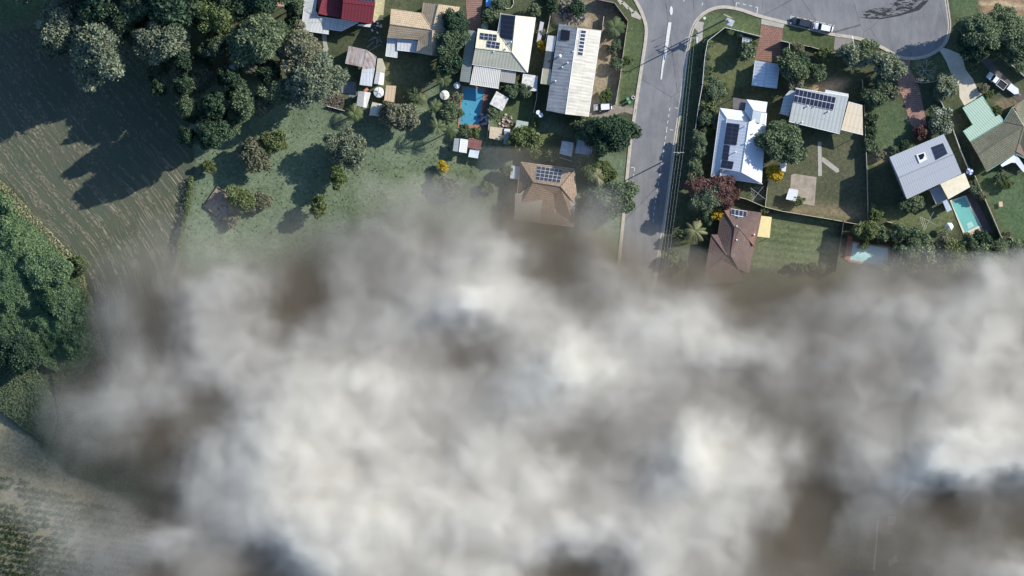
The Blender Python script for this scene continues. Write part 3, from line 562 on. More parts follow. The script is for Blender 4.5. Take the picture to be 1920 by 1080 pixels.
# green roofed house at the right edge
GT=tiles('olive tiles',(.17,.17,.12),(.22,.21,.15)); GMt=sheet('pale green sheets',(.42,.55,.43),.55,.1,(.4,.5,.43),.5,.35,amp=.05); GGUT=plain('green gutter',(.18,.38,.32),.6)
house('house','olive tiled house at the right edge with pale green carport roofs','house',[
 dict(f=['1819,266,3.2 1882,228,3.2 1919,236,5.2 1834,291,4.9','1834,291,4.9 1919,236,5.2 1904,288,3.2 1850,322,3.0','1882,228,3.2 1898,201,3.2 1919,236,5.2','1919,236,5.2 1960,240,4.0 1945,310,3.0 1904,288,3.2'],m=GT,cap=plain('olive ridge',(.14,.14,.1),.85),gut=GGUT),
 dict(f=['1898,201,3.2 1922,185,3.3 1960,170,3.2 1960,240,4.0 1919,236,5.2'],m=tiles('khaki tiles',(.32,.31,.20),(.38,.36,.24))),
 dict(n='carport_roof',f=['1805,202,2.8 1842,180,2.8 1866,219,3.0 1874,215,3.0 1882,227,3.05 1819,265,3.0 1806,246,2.9 1824,234,2.9'],m=GMt,w='post',gut=GGUT),
 dict(n='patio_roof',f=['1876,309,2.9 1905,288,2.9 1925,318,2.8 1919,323,2.7 1904,305,2.7 1896,305,2.7 1879,313,2.7'],m=plain('bright white sheet',(.8,.82,.85),.4,.03),w='post')],wallmat=plain('brick wall',(.28,.2,.15),.85,.15,3))
# brown tiled house at the edge of the smoke
BT=tiles('red-brown tiles',(.165,.115,.10),(.205,.145,.125)); b1='1354,389,3.1 1428,399,3.1 1415,464,3.1 1387,429,5.1 1378,427,5.1'
house('house','dark red-brown tiled house with yellow awning, beside the bright palm','house',[
 dict(f=[b1,'1354,389,3.1 1378,427,5.1 1370,479,5.0 1362,478,4.6 1334,440,3.1 1346,440,3.2','1387,429,5.1 1415,464,3.1 1404,512,3.1 1385,505,3.9 1370,479,5.0 1378,427,5.1','1334,440,3.1 1362,478,4.6 1322,510,3.1','1362,478,4.6 1370,479,5.0 1385,505,3.9 1398,530,3.1 1322,530,3.0 1322,510,3.1'],m=BT,cap=plain('brown ridge',(.15,.09,.08),.85),gut=plain('brown gutter',(.12,.08,.07),.6),
  a=[(b1,'1371,391 1401,396 1399,419 1370,414',4,2,((0,1),),RAIL,.06)],v=[(1381,424,5.0,.14,.35),(1381,450,4.8,.14,.5,WHITE),(1377,468,4.6,.12,.3),(1376,478,4.5,.12,.3),(1414,440,3.7,.14,.5,WHITE)]),
 dict(n='awning',f=['1424,404,2.9 1447,407,2.7 1443,446,2.6 1418,443,2.8'],m=plain('yellow awning',(.74,.60,.30),.7,.07,.6),w='post',th=.08),
 dict(n='awning',f=['1403,465,3.0 1409,467,2.9 1404,507,2.9 1399,505,3.0'],m=WHITE,w=None,th=.08)],wallmat=plain('red brick wall',(.25,.13,.10),.85,.15,3))
house('carport','salmon flat roof at the top edge among the dark trees','carport',[dict(f=['501,-8,2.7 535,-6,2.7 532,12,2.6 500,11,2.6'],m=plain('salmon sheet',(.55,.33,.26),.8,.12),w='post')])
house('carport','mustard flat patio roof beside the red-roofed house','carport',[dict(f=['704,-6,2.6 722,-5,2.6 718,37,2.5 699,39,2.5'],m=plain('mustard sheet',(.42,.38,.22),.75,.25,1.5),w='post')])
house('shed','dark low roof glimpsed through the smoke at the bottom edge','shed',[dict(f=['1574,1066,3 1640,1070,3 1638,1100,2.8 1570,1098,2.8'],m=plain('dark blue-grey sheet',(.07,.07,.09),.7,.1))])
# ================================================================ FENCES
def fence(name,label,poly,h,mat,topw=.10,cat='fence',posts_=True,thick=.05,step=2.6):
    p=wp(poly); base=(p[0][0],p[0][1],0); root=empty(name,base,0,label,cat); mb=MB()
    for a,b in zip(p,p[1:]):
        L=math.hypot(b[0]-a[0],b[1]-a[1]); rz=math.atan2(b[1]-a[1],b[0]-a[0]); c=((a[0]+b[0])/2-base[0],(a[1]+b[1])/2-base[1])
        m2=MB(); m2.box((*c,h/2),(L,thick,h),rz); m2.box((*c,h+.02),(L+.05,topw,.06),rz); m2.build('panel',mat,root)
        if posts_:
            n=max(1,int(L/step))
            for i in range(n+1):
                x=a[0]+(b[0]-a[0])*i/n-base[0]; y=a[1]+(b[1]-a[1])*i/n-base[1]
                MB().box((x,y,(h+.1)/2),(.11,.11,h+.1),rz).build('post',mat,root)
    return root
PAL=plain('bleached paling',(.48,.44,.37),.85,.25,2); CRM=plain('cream steel fence',(.62,.55,.42),.6,.08); DKF=plain('dark steel fence',(.10,.10,.10),.6,.1); WHF=plain('pale fence rail',(.66,.64,.6),.6,.1)
GRN=plain('grey steel fence',(.34,.35,.34),.6,.1); PNK=plain('pinkish fence',(.45,.32,.3),.7,.12)
for a in (
 ('street_fence','pinkish steel fence bending round the corner yard by the street','1118,0 1152,7 1177,41 1174,60',3.0,PNK),
 ('street_fence','bleached paling fence between the bare yard and the grass verge','1174,60 1167,110 1162,150 1154,195',1.9,PAL),
 ('boundary_fence','short pale fence post run at the north-east corner of the long house','1132,32 1128,62',1.6,WHF),
 ('street_fence','tall fence with white capping round the corner block','1425,70 1358,53 1326,78 1320,110 1316,160 1309,200',3.2,WHF),
 ('street_fence','lower hedge-lined fence beside the raised verge','1309,200 1302,250 1297,290 1290,330 1286,352',2.4,GRN),
 ('front_fence','white-topped fence stub east of the red brick drive','1464,78 1479,81 1478,118',2.6,WHF),
 ('front_fence','thin wire fence along the grass east of the brick drive','1480,81 1520,88 1560,100 1598,92',1.0,PAL),
 ('boundary_fence','pale rail fence running from the palm to the side yard','1376,368 1400,374 1432,388 1464,396 1500,402 1560,412 1608,421',1.9,CRM),
 ('boundary_fence','pale fence beside the golden bush','1441,338 1438,352 1434,388',1.8,PAL),
 ('boundary_fence','tall dark fence throwing a wide shadow over the mown lawn','1580,415 1575,450 1566,508',3.0,DKF),
 ('boundary_fence','long thin pale fence between the house shadow and the neighbour','1601,0,0 1616,150 1620,200 1622,258 1625,330 1627,412'.replace('1601,0,0 ',''),1.7,PAL),
 ('boundary_fence','pale rail fence inside the shrubs below the grey gabled house','1663,416 1694,424',1.4,CRM),
 ('boundary_fence','reddish rail fence above the turquoise pool','1652,430 1697,441',1.4,CRM),
 ('boundary_fence','double white rail fence beside the pinkish drive','1751,166 1770,205 1775,212 1788,250 1800,282 1815,318',1.8,WHF),
 ('boundary_fence','cream steel fence from the umbrella to the far hedge','1826,330 1840,362 1860,408 1880,455',2.2,CRM),
 ('boundary_fence','pale low wall at the foot of the cream fence','1877,443 1896,446 1904,468',.8,CRM),
 ('boundary_fence','white fence beside the pickup at the right edge','1876,107 1898,125 1922,146',1.8,WHF),
 ('boundary_fence','thin cream fence behind the angled pool shed','1008,160 1006,185 1000,212',1.8,CRM),
 ('pool_fence','tan paling fence along the shady side of the pool','918,200 917,232 913,262',1.6,PAL),
 ('boundary_fence','fence with pale capping hidden between cream and long houses','1036,5 1030,40 1022,80',2.0,WHF),
 ('boundary_fence','low white kerb wall beside the woodpile','613,199 646,208',.8,WHF),
 ('boundary_fence','pale capped fence between the shed and the tiled house','1048,295 1072,303',1.6,WHF),
 ('boundary_fence','curved pale garden edging under the round tree','1074,414 1076,416',.3,WHF),
 ('front_fence','curved white fence in front of the bare tree','1716,153 1728,156 1748,154 1760,150',1.1,WHF),
 ('garden_edge','white-edged border round the shrub bed at the top edge','945,13 950,17 958,15 963,8 962,-5',.35,WHF),
 ('paddock_fence','rusty timber fence at the top of the bare yard','1015,-5 1040,4',1.6,TIMB),
 ):
    if a[1].startswith('curved pale garden'): continue
    fence(*a)
# ================================================================ POOLS
def watermat(name,c0,c1):
    t=NT(name); n=t.noise(.5,3,.6,None,.6); c=t.mix(n,c0,c1); v=t.noise(4,3,.6,None,1.0); return t.bsdf(c,.06,0,t.bump(v,.25,.05),.5)
def pool(label,water,out,cop,wm,extra=(),cm=None):
    q=wp(water); c=(sum(p[0] for p in q)/len(q),sum(p[1] for p in q)/len(q),0); root=empty('swimming_pool',c,0,label,'pool')
    def loc(s): return [(x-c[0],y-c[1]) for x,y in wp(s)]
    MB().prism(loc(water),-.3,.07).build('pool_water',wm,root)
    o=loc(out); i=loc(water); mb=MB(); n=len(o)
    for k in range(n):
        a,b,d,e=o[k-1],o[k],i[k],i[k-1]
        for f in ([(*a,.15),(*b,.15),(*d,.15),(*e,.15)],[(*a,0),(*b,0),(*b,.15),(*a,.15)],[(*e,.0),(*d,.0),(*d,.15),(*e,.15)]):
            mb.face(f)
    mb.build('coping',cm or cop,root)
    for nm,s,z,m in extra:
        MB().prism(loc(s),z[0],z[1]).build(nm,m,root)
    return root
TERR=plain('terracotta paving',(.38,.19,.12),.85,.2,3); DECK=plain('dark timber deck',(.16,.10,.08),.8,.3,4)
pool('rectangular blue pool beside the palms, half shaded by the patio','868,164 908,167 897,234 862,233','866,161 911,164 900,238 858,237',TERR,watermat('blue pool water',(.06,.26,.38),(.10,.36,.50)),
  [('paving','858,237 900,238 892,242 857,240',(0,.13),TERR),('deck','911,164 921,172 913,242 900,238',(0,.12),DECK)])
pool('narrow aqua pool with cream coping behind the grey gabled house','1783,379 1809,369 1836,423 1809,436','1781,376 1811,366 1841,425 1807,441',CREAM,watermat('aqua pool water',(.14,.42,.38),(.22,.52,.46)),
  [('paving','1807,441 1841,425 1843,434 1811,447',(0,.13),plain('peach paving',(.5,.36,.28),.8,.15,2)),('step','1812,420 1821,415 1827,424 1816,430',(.0,.09),plain('sunlit aqua patch',(.4,.62,.55),.3,.1)),('deck','1811,366 1824,360 1862,436 1843,440',(0,.12),plain('dark pool deck',(.13,.10,.09),.8,.2))],cm=plain('cream coping',(.68,.62,.5),.7,.1))  # the paler aqua piece paints the sunlit part of the water beside the shadow
pool('pale turquoise pool with red brick edge at the smoke front','1600,455 1665,466 1664,500 1594,487','1596,452 1669,463 1667,504 1590,491',RED,watermat('pale turquoise water',(.20,.50,.50),(.62,.86,.84)),
  [('paving','1590,440 1600,446 1596,452 1590,489 1583,486',(0,.16),plain('red brick edge',(.38,.13,.09),.85,.2,2))],cm=plain('brick coping',(.36,.2,.16),.85,.2))
# ================================================================ VEHICLES
def car(label,px,py,ang,col,kind='hatch',L=4.3,Wd=1.78,roofc=None,name='parked_car'):
    x,y,_=P(px,py); root=empty(name,(x,y,.03),ang,label,'car' if kind!='ute' else 'pickup')
    paint_=plain('car paint '+label[:18],col,.25,.02,spec=.6); glass=GLASS
    prof={'hatch':([(-.5,.45,.62),(-.48,.92,.70),(-.40,1.0,.86),(-.15,.98,.9),(.18,.95,.9),(.38,.86,.87),(.47,.72,.78),(.5,.5,.62)]),
          'ute':([(-.5,.5,.8),(-.49,.98,.9),(-.2,1.0,.92),(.05,1.02,.92),(.28,1.0,.92),(.42,.96,.88),(.48,.85,.8),(.5,.6,.66)])}['ute' if kind=='ute' else 'hatch']
    def loft(sec,z0):
        mb=MB(); rings=[]
        for fx,zt,wf in sec:
            hw=Wd/2*wf; xx=fx*L; rings.append([(xx,-hw*.97,z0),(xx,-hw,z0+(zt-z0)*.55),(xx,-hw*.94,zt-.06),(xx,-hw*.8,zt),(xx,hw*.8,zt),(xx,hw*.94,zt-.06),(xx,hw,z0+(zt-z0)*.55),(xx,hw*.97,z0)])
        for a,b in zip(rings,rings[1:]):
            for i in range(8): j=(i+1)%8; mb.face([a[i],b[i],b[j],a[j]][::-1] if False else [a[j],b[j],b[i],a[i]])
        mb.face(rings[0]); mb.face(rings[-1][::-1]); return mb
    loft(prof,.22).build('body',paint_,root,True,True)
    def slab(x0,x1,w0,w1,z0,z1,nm,m):   # sloping or flat glazing / roof piece
        MB().prism([(x0,-w0),(x1,-w1),(x1,w1),(x0,w0)],min(z0,z1)-.04,lambda p:z0+(z1-z0)*(p[0]-x0)/(x1-x0)).build(nm,m,root)
    h=1.45 if kind!='ute' else 1.72; W2=Wd/2*.80
    if kind=='ute':
        MB().prism([(-.02*L,-W2),(.16*L,-W2),(.16*L,W2),(-.02*L,W2)],.9,h).build('roof',paint_,root); slab(.16*L,.27*L,W2,W2*1.05,h-.03,1.05,'windscreen',glass); slab(-.05*L,-.02*L,W2,W2,1.1,h-.03,'rear_window',glass)
        MB().prism([(-.47*L,-.8),(-.09*L,-.8),(-.09*L,.8),(-.47*L,.8)],.9,1.06).build('tray_liner',DARK,root)
        mb=MB()
        for yy in(-.86,.86): mb.box((-.28*L,yy,1.1),(.40*L,.09,.32))
        mb.box((-.485*L,0,1.1),(.08,1.8,.32)); mb.box((-.08*L,0,1.1),(.08,1.8,.32)); mb.build('tray_side',paint_,root)
        roof=(-.02,.16)
    else:
        a,b=(-.36,.10) if kind=='hatch' else (-.22,.10)
        MB().prism([(a*L,-W2*.93),(b*L,-W2),(b*L,W2),(a*L,W2*.93)],1.3,h).build('roof',paint_,root)
        slab(b*L,(b+.15)*L,W2,W2*1.12,h-.02,.98,'windscreen',glass); slab((a-.09)*L,a*L,W2*.98,W2*.93,1.0,h-.02,'rear_window',glass); roof=(a,b)
    for sy in(-1,1):
        MB().prism([(roof[0]*L,sy*W2*.93),(roof[1]*L,sy*W2*.99),(roof[1]*L,sy*(W2+.09)),(roof[0]*L,sy*(W2+.07))],.9,1.32 if kind!='ute' else 1.6).build('side_window',glass,root)
        MB().box((.16*L,sy*(Wd/2+.06),1.0),(.16,.18,.14)).build('mirror',paint_,root)
        MB().box((.485*L,sy*.62,.66),(.10,.34,.12)).build('headlight',plain('lamp glass',(.7,.72,.75),.1,.02),root)
        MB().box((-.492*L,sy*.66,.76),(.06,.28,.16)).build('tail_light',plain('red lamp',(.4,.02,.02),.2,.02),root)
        for sx in(-.31,.31):
            t_=MB().tube((sx*L,sy*(Wd/2-.20),.32),(sx*L,sy*(Wd/2-.01),.32),.32,n=14).build('wheel',DARK,root); MB().tube((sx*L,sy*(Wd/2-.02),.32),(sx*L,sy*(Wd/2+.005),.32),.19,n=10).build('rim',STEEL,t_)
    return root
car('white hatchback parked beside the long gabled house','1130'and 1130,201,R(183),(.78,.79,.80))
car('dark blue-black car parked ahead of the white car on the kerb',1503,43,R(168),(.035,.045,.06),L=5.2,Wd=1.85)
car('white family car parked behind the dark car on the kerb',1543,52,R(168),(.8,.81,.82),L=4.6)
car('white pickup with dark open tray on the side lawn',1868,152,R(143),(.82,.83,.84),'ute',L=5.2,Wd=1.85,name='pickup_truck')
def mini(name,label,cat,px,py,z=0,rz=0,group=None):
    x,y,_=P(px,py); return empty(name,(x,y,z),rz,label,cat,group)
# trailer behind the pickup
r=mini('box_trailer','small white covered trailer beside the pickup','trailer',1899,168,0,R(-37))
MB().prism([(-1.3,-.8),(.9,-.8),(1.6,0),(.9,.8),(-1.3,.8)],.45,1.15).build('cover',plain('white tarp',(.75,.77,.8),.5,.08),r); MB().tube((1.3,0,.4),(2.2,0,.4),.05).build('drawbar',STEEL,r)
for sy in(-.9,.9): MB().tube((-.2,sy-.08,.3),(-.2,sy+.08,.3),.3,n=12).build('wheel',DARK,r)
r=mini('box_trailer','pale trailer half hidden under the trees at the top edge','trailer',132,11,0,R(25)); MB().prism([(-1,-.7),(.8,-.8),(1.1,0),(.8,.6),(-1,.7)],.4,.95).build('cover',plain('grey white tarp',(.6,.63,.66),.6,.2,2),r)
for sy in(-.75,.75): MB().tube((0,sy-.08,.28),(0,sy+.08,.28),.28,n=12).build('wheel',DARK,r)
r=mini('garden_table','pale blue-grey table standing in the deep tree shade','table',436,129,0,R(15)); MB().box((0,0,.74),(1.5,1.8,.05)).build('table_top',plain('pale blue board',(.45,.52,.6),.5,.15),r)
for sx in(-.6,.6):
    for sy in(-.7,.7): MB().tube((sx,sy,0),(sx,sy,.72),.03).build('leg',STEEL,r)
# ================================================================ POLES AND WIRES
def pole(label,px,py,h,ang,arms,tr=False):
    x,y,_=P(px,py); r=empty('power_pole',(x,y,0),ang,label,'power pole'); MB().tube((0,0,0),(0,0,h),.17,.12,n=10).build('pole',PALE,r)
    for z,w_ in arms:
        a=MB().box((0,.16,z),(w_,.12,.14)).build('crossarm',PALE,r)
        for k in range(4): MB().cone((-w_/2+.1+k*(w_-.2)/3,.16),.05,.04,z+.07,z+.25,8).build('insulator',WHITE,a)
    if tr:
        MB().cone((.75,-.5),.42,.42,h-3.2,h-2.0,14).cone((.75,-.5),.3,.3,h-2.0,h-1.85,14).build('transformer',plain('grey enamel',(.5,.51,.5),.4,.1),r); MB().box((1.0,-.7,h-3.3),(1.9,1.5,.1)).build('platform',STEEL,r)
    return r
p1=pole('power pole with a short crossarm standing at the kerb in mid street',1291,77,10,R(-3),[(9.6,2.4)]); 
p2=pole('power pole with a wide single crossarm on the shaded verge',1269,290,10.6,R(0),[(10.3,2.5)])
p3=pole('corner power pole with transformer and double crossarms',1360,37,10.4,R(-25),[(10.1,2.3),(9.0,2.0)],True)
r=mini('street_lamp','slim street lamp with outreach arm near the cul-de-sac','street lamp',1596,92,0,R(100)); MB().tube((0,0,0),(0,0,8),.10,.07).build('pole',STEEL,r); MB().tube((0,0,8),(2.0,0,8.3),.05).build('arm',WHITE,r); MB().box((2.2,0,8.3),(.6,.25,.12)).build('lamp_head',WHITE,r)
WIRE=plain('aluminium cable',(.42,.44,.46),.5,.05)
def wire(a,b,sag,label,group):
    n=14; p=[]
    for i in range(n+1):
        t_=i/n; p.append((a[0]+(b[0]-a[0])*t_,a[1]+(b[1]-a[1])*t_,a[2]+(b[2]-a[2])*t_-sag*4*t_*(1-t_)))
    mb=MB()
    for u,v in zip(p,p[1:]): mb.tube(u,v,.014,n=4,cap=False)
    tag(mb.build('power_cable',WIRE),label,'cable',group)
for k in range(4):
    o=-.98+k*.65
    A=(p1.location.x+o,p1.location.y+.16,9.85); B=(p2.location.x+o*1.05,p2.location.y+.16,10.55); C=(p2.location.x-4.5+o*1.05,p2.location.y-34,9.5)
    w4=('first','second','third','fourth')[k]+' from the street, '
    wire(A,B,.6,w4+'thin cable strung along the shaded verge between poles','overhead cables between the street poles')
    wire(B,C,.8,w4+'thin cable from the wide-armed pole towards smoke','overhead cables running into the smoke')
    if k<2: wire(A,(p3.location.x+o,p3.location.y+.2,10.1),.4,('upper','lower')[k]+' of two thin overhead cables crossing from the kerb pole to the transformer pole','overhead cables at the corner')
# ================================================================ SMALL THINGS
def sign(label,px,py,rz,col,h=2.2,name='road_sign',shape='rect'):
    r=mini(name,label,'sign',px,py,.13,rz); MB().tube((0,0,0),(0,0,h),.03).build('post',STEEL,r); MB().box((0,.04,h-.25),(.5,.03,.6)).build('sign_plate',plain('sign '+label[:12],col,.5,.03),r)
sign('small sign on the long traffic island, nearer the junction',1250,64,R(10),(.7,.7,.7)); sign('blue sign on the middle of the long traffic island',1249,79,R(5),(.05,.15,.5),1.6); sign('second blue sign lower on the long traffic island',1248,87,R(5),(.06,.16,.48),1.2)
sign('small street sign on the rounded grass corner',1184,55,R(40),(.6,.6,.55)); 
r=mini('hazard_post','short white post beside the corner footpath','post',1305,75,0); MB().tube((0,0,0),(0,0,5.0),.06).build('post',WHITE,r); MB().box((0,0,5),(.2,2.0,.1)).build('arm',WHITE,r)
x,y,_=P(1321,34); tag(MB().cone((x,y),.34,.34,.0,.06,20).build('manhole_cover',plain('pale cast lid',(.6,.66,.6),.6,.08)),'round pale manhole cover in the corner grass','manhole cover')
for px,py,lab in((1177,186,'green wheelie bin standing nearer the long house'),(1180,192,'green wheelie bin nearer the driveway mouth')):
    r=mini('wheelie_bin',lab,'bin',px,py,0,R(20)); g_=plain('green bin plastic',(.06,.22,.13),.4,.08); MB().cone((0,0),.24,.31,.05,1.0,4).build('bin_body',g_,r); MB().box((0,0,1.03),(.62,.62,.07)).build('lid',plain('pale green lid',(.16,.38,.26),.4,.05),r)
    for s_ in(-.2,.2): MB().tube((s_-.03,.24,.1),(s_+.03,.24,.1),.1,n=10).build('wheel',DARK,r)
x,y,_=P(1187,183); mb=MB()
for i in range(16):
    a,b=i/16*6.2832,(i+1)/16*6.2832; mb.tube((x+.36*math.cos(a),y+.36*math.sin(a),.13),(x+.36*math.cos(b),y+.36*math.sin(b),.13),.13,n=8,cap=False)
tag(mb.build('ring_planter',plain('pale rubber ring',(.45,.43,.4),.8,.1)),'pale ring planter on the verge beside the bins','planter')
def tank(label,px,py,rad,h,ribs=5,col=(.74,.75,.73)):
    r=mini('water_tank',label,'water tank',px,py); m=plain('tank '+label[:10],col,.55,.15,1.5); MB().cone((0,0),rad,rad,0,h,28).build('tank_wall',m,r); MB().cone((0,0),rad*1.02,.15,h,h+.35,28).build('roof',m,r)
    for k in range(ribs): a=k/ribs*6.283+.3; MB().tube((.2*math.cos(a),.2*math.sin(a),h+.36),(rad*math.cos(a),rad*math.sin(a),h+.04),.04,n=4).build('rib',DARK,r)
tank('round white ribbed water tank between the rusty shed and the tan shed',711,174,1.2,2.3)
tank('round stained white water tank among the palms west of the pool',834,179,1.1,2.0,3,(.66,.66,.58)); tank('small round green-lidded tank beside the cream house',909,50,.85,1.6,2,(.25,.36,.28))
def umbrella(label,px,py,rad,c0,c1,n=8,h=2.4,open_=True,name='garden_umbrella'):
    r=mini(name,label,'umbrella',px,py); MB().tube((0,0,0),(0,0,h),.035).build('pole',STEEL,r); mb=[MB(),MB()]
    for k in range(n):
        a,b=k/n*6.2832,(k+1)/n*6.2832; mb[k%2].face([(0,0,h+.25),(rad*math.cos(a),rad*math.sin(a),h-.2),(rad*math.cos(b),rad*math.sin(b),h-.2)]); mb[k%2].face([(0,0,h+.2),(rad*math.cos(b),rad*math.sin(b),h-.25),(rad*math.cos(a),rad*math.sin(a),h-.25)])
    for i,c in enumerate((c0,c1)): mb[i].build('canopy',plain('canopy %.2f %.2f'%(c[0],c[2]),c,.7,.05),r)
umbrella('blue and white striped garden umbrella beside the cream patio roof',1816,322,.85,(.7,.72,.76),(.10,.16,.42))
umbrella('white garden umbrella by the corner of the shaded patio and pool',857,161,.8,(.72,.74,.78),(.72,.74,.78))
r=mini('gazebo','small white hexagonal gazebo below the narrow pool','gazebo',1778,425); 
MB().cone((0,0),1.0,.05,2.3,3.1,6).build('roof',WHITE,r)
for k in range(6): a=k/6*6.2832; MB().tube((.85*math.cos(a),.85*math.sin(a),0),(.85*math.cos(a),.85*math.sin(a),2.3),.05).build('post',WHITE,r)
for k,(px,py,lab) in enumerate(((1009,212,'white satellite dish on a bracket at the corner of the long house'),(1014,217,'smaller white satellite dish just below the first dish'),(998,214,'')) [:2]):
    r=mini('satellite_dish',lab,'satellite dish',px,py); MB().tube((0,0,0),(0,0,3.4),.04).build('mast',STEEL,r); MB().cone((0,0),.15,.52,3.35,3.55,16).build('dish',WHITE,r); MB().tube((0,0,3.5),(.3,.2,3.9),.02).build('feed_arm',STEEL,r)
def hoist(label,px,py,rz,sz=2.0):
    r=mini('clothesline',label,'clothesline',px,py,0,rz); MB().tube((0,0,0),(0,0,2.0),.05).build('pole',STEEL,r)
    for k in range(4): a=k*math.pi/2; MB().tube((0,0,1.95),(sz*math.cos(a),sz*math.sin(a),2.1),.035).build('arm',STEEL,r)
    mb=MB()
    for q in(.55,.8,1):
        for k in range(4): a=k*math.pi/2; b=a+math.pi/2; mb.tube((q*sz*math.cos(a),q*sz*math.sin(a),2.08),(q*sz*math.cos(b),q*sz*math.sin(b),2.08),.008,n=3,cap=False)
    mb.build('line',STEEL,r)
hoist('rotary clothesline in the dark garden south of the salmon roof',467,24,R(38),2.1); hoist('rotary clothesline in shade below the white hip-roofed house',1420,363,R(52),2.1); hoist('rotary clothesline on the lawn west of the narrow pool',1740,415,R(63),2.4)
r=mini('garden_bench','pale pink square table on the lawn right of the cream fence','table',1876,383,0,R(8)); MB().box((0,0,.7),(.85,1.2,.06)).build('table_top',plain('peach board',(.6,.42,.3),.6,.1),r)
for sx in(-.35,.35):
    for sy in(-.5,.5): MB().tube((sx,sy,0),(sx,sy,.68),.03).build('leg',TIMB,r)
r=mini('spa_cover','bright blue rectangular cover beside the brown paved yard','cover',917,4,0,R(-6)); MB().box((0,0,.3),(1.35,2.2,.6)).build('tub',plain('blue tub',(.08,.22,.5),.4,.1),r); MB().box((0,0,.64),(1.45,2.3,.09)).build('lid',plain('blue vinyl',(.16,.40,.78),.4,.15,2),r)
# raised garden plot in the paddock
r=mini('garden_plot','tilted square timber-edged garden plot on the paddock','garden plot',419,389)
q=[(x-r.location.x,y-r.location.y) for x,y in wp('408,350 448,376 434,426 383,386')]; MB().prism(q,0,.25).build('soil',plain('sandy soil',(.33,.26,.19),.95,.35,1.2,bump=.5),r)
for i in range(4):
    a,b=q[i-1],q[i]; mm=((a[0]+b[0])/2,(a[1]+b[1])/2,.24); MB().box(mm,(math.hypot(b[0]-a[0],b[1]-a[1])+.15,.22,.5 if i!=0 else .35),math.atan2(b[1]-a[1],b[0]-a[0])).build('timber_edge',TIMB,r)
def pile(name,label,cat,px,py,rad,n,mats,size=(.9,.12,.1),h=.6,seed=1):
    rr=random.Random(seed); r=mini(name,label,cat,px,py); 
    for k,m in enumerate(mats):
        mb=MB()
        for _ in range(n):
            a,d=rr.random()*6.28,rad*rr.random()**.6; z=.1+h*(1-d/rad)*rr.random(); s_=[q*rr.uniform(.5,1.4) for q in size]; mb.box((d*math.cos(a),d*math.sin(a),z),s_,rr.random()*3.14)
        o=mb.build('loose_pieces',m,r); o['kind']='stuff'
pile('rubbish_heap','heap of pale and dark rubble on the timber-edged garden plot','heap',417,398,1.9,60,[plain('grey rubble',(.3,.3,.32),.9,.3),plain('brown rubble',(.12,.1,.09),.9,.3)],(.4,.3,.2))
pile('woodpile','loose heap of brush and timber by the white kerb wall','heap',628,190,2.3,80,[TIMB,plain('dark brush',(.07,.06,.05),.9,.3)],(1.1,.1,.08))
pile('building_rubble','row of dark stones and offcuts along the top of the bare yard','heap',1072,20,3.5,70,[plain('stone grey',(.25,.24,.23),.9,.3),plain('dark offcuts',(.06,.06,.065),.9,.3)],(.5,.35,.25),.4,3)
pile('outdoor_furniture','cluster of dark pool furniture on the timber deck','furniture',909,222,1.5,14,[plain('dark frame',(.08,.08,.09),.6,.2),plain('pale cushions',(.5,.52,.58),.7,.2)],(.6,.5,.12),.6,5)
pile('yard_clutter','scatter of pale garden clutter beside the bare sandy bed','clutter',948,229,1.8,16,[plain('light clutter',(.5,.45,.4),.8,.3),plain('brown clutter',(.2,.13,.1),.8,.3)],(.5,.4,.2),.4,6)
pile('yard_clutter','pots and clutter between the salmon verandah and mustard roof','clutter',705,52,1.5,12,[plain('white clutter',(.6,.6,.6),.7,.2),plain('dark clutter',(.1,.1,.12),.8,.3)],(.5,.35,.3),.6,7)
pile('yard_clutter','ladders and frames lying in shade beside the tan-roofed house','clutter',703,82,1.6,9,[plain('metal frames',(.42,.46,.5),.5,.2)],(1.6,.08,.08),.5,8)
# ================================================================ TREES AND PLANTS
LM={'gum':leafmat('grey-green leaves',(.145,.17,.12),(.245,.28,.185),(.36,.39,.27)),
 'mid':leafmat('mid green leaves',(.10,.14,.08),(.165,.215,.125),(.26,.30,.175)),
 'dark':leafmat('dark green leaves',(.045,.08,.052),(.078,.125,.075),(.13,.185,.105)),
 'lime':leafmat('pale yellow-green leaves',(.09,.13,.05),(.17,.21,.09),(.27,.30,.15)),
 'dry':leafmat('dry olive-brown leaves',(.15,.16,.10),(.225,.23,.15),(.32,.32,.215)),
 'gold':leafmat('golden blossom',(.32,.24,.03),(.58,.42,.05),(.75,.60,.14)),
 'red':leafmat('dull red leaves',(.11,.07,.06),(.20,.11,.10),(.28,.18,.14)),
 'white':leafmat('white blossom and dark leaves',(.03,.06,.03),(.10,.14,.07),(.62,.64,.55)),
 'palm':leafmat('palm fronds',(.06,.09,.04),(.13,.17,.08),(.26,.29,.16)),
 'blue':leafmat('blue-green weeds',(.10,.165,.085),(.17,.255,.13),(.27,.35,.175)),
 'straw':leafmat('straw-green long grass',(.18,.20,.10),(.31,.32,.17),(.42,.41,.25)),
 'crop':leafmat('crop leaves',(.055,.08,.035),(.10,.14,.06),(.18,.20,.10))}
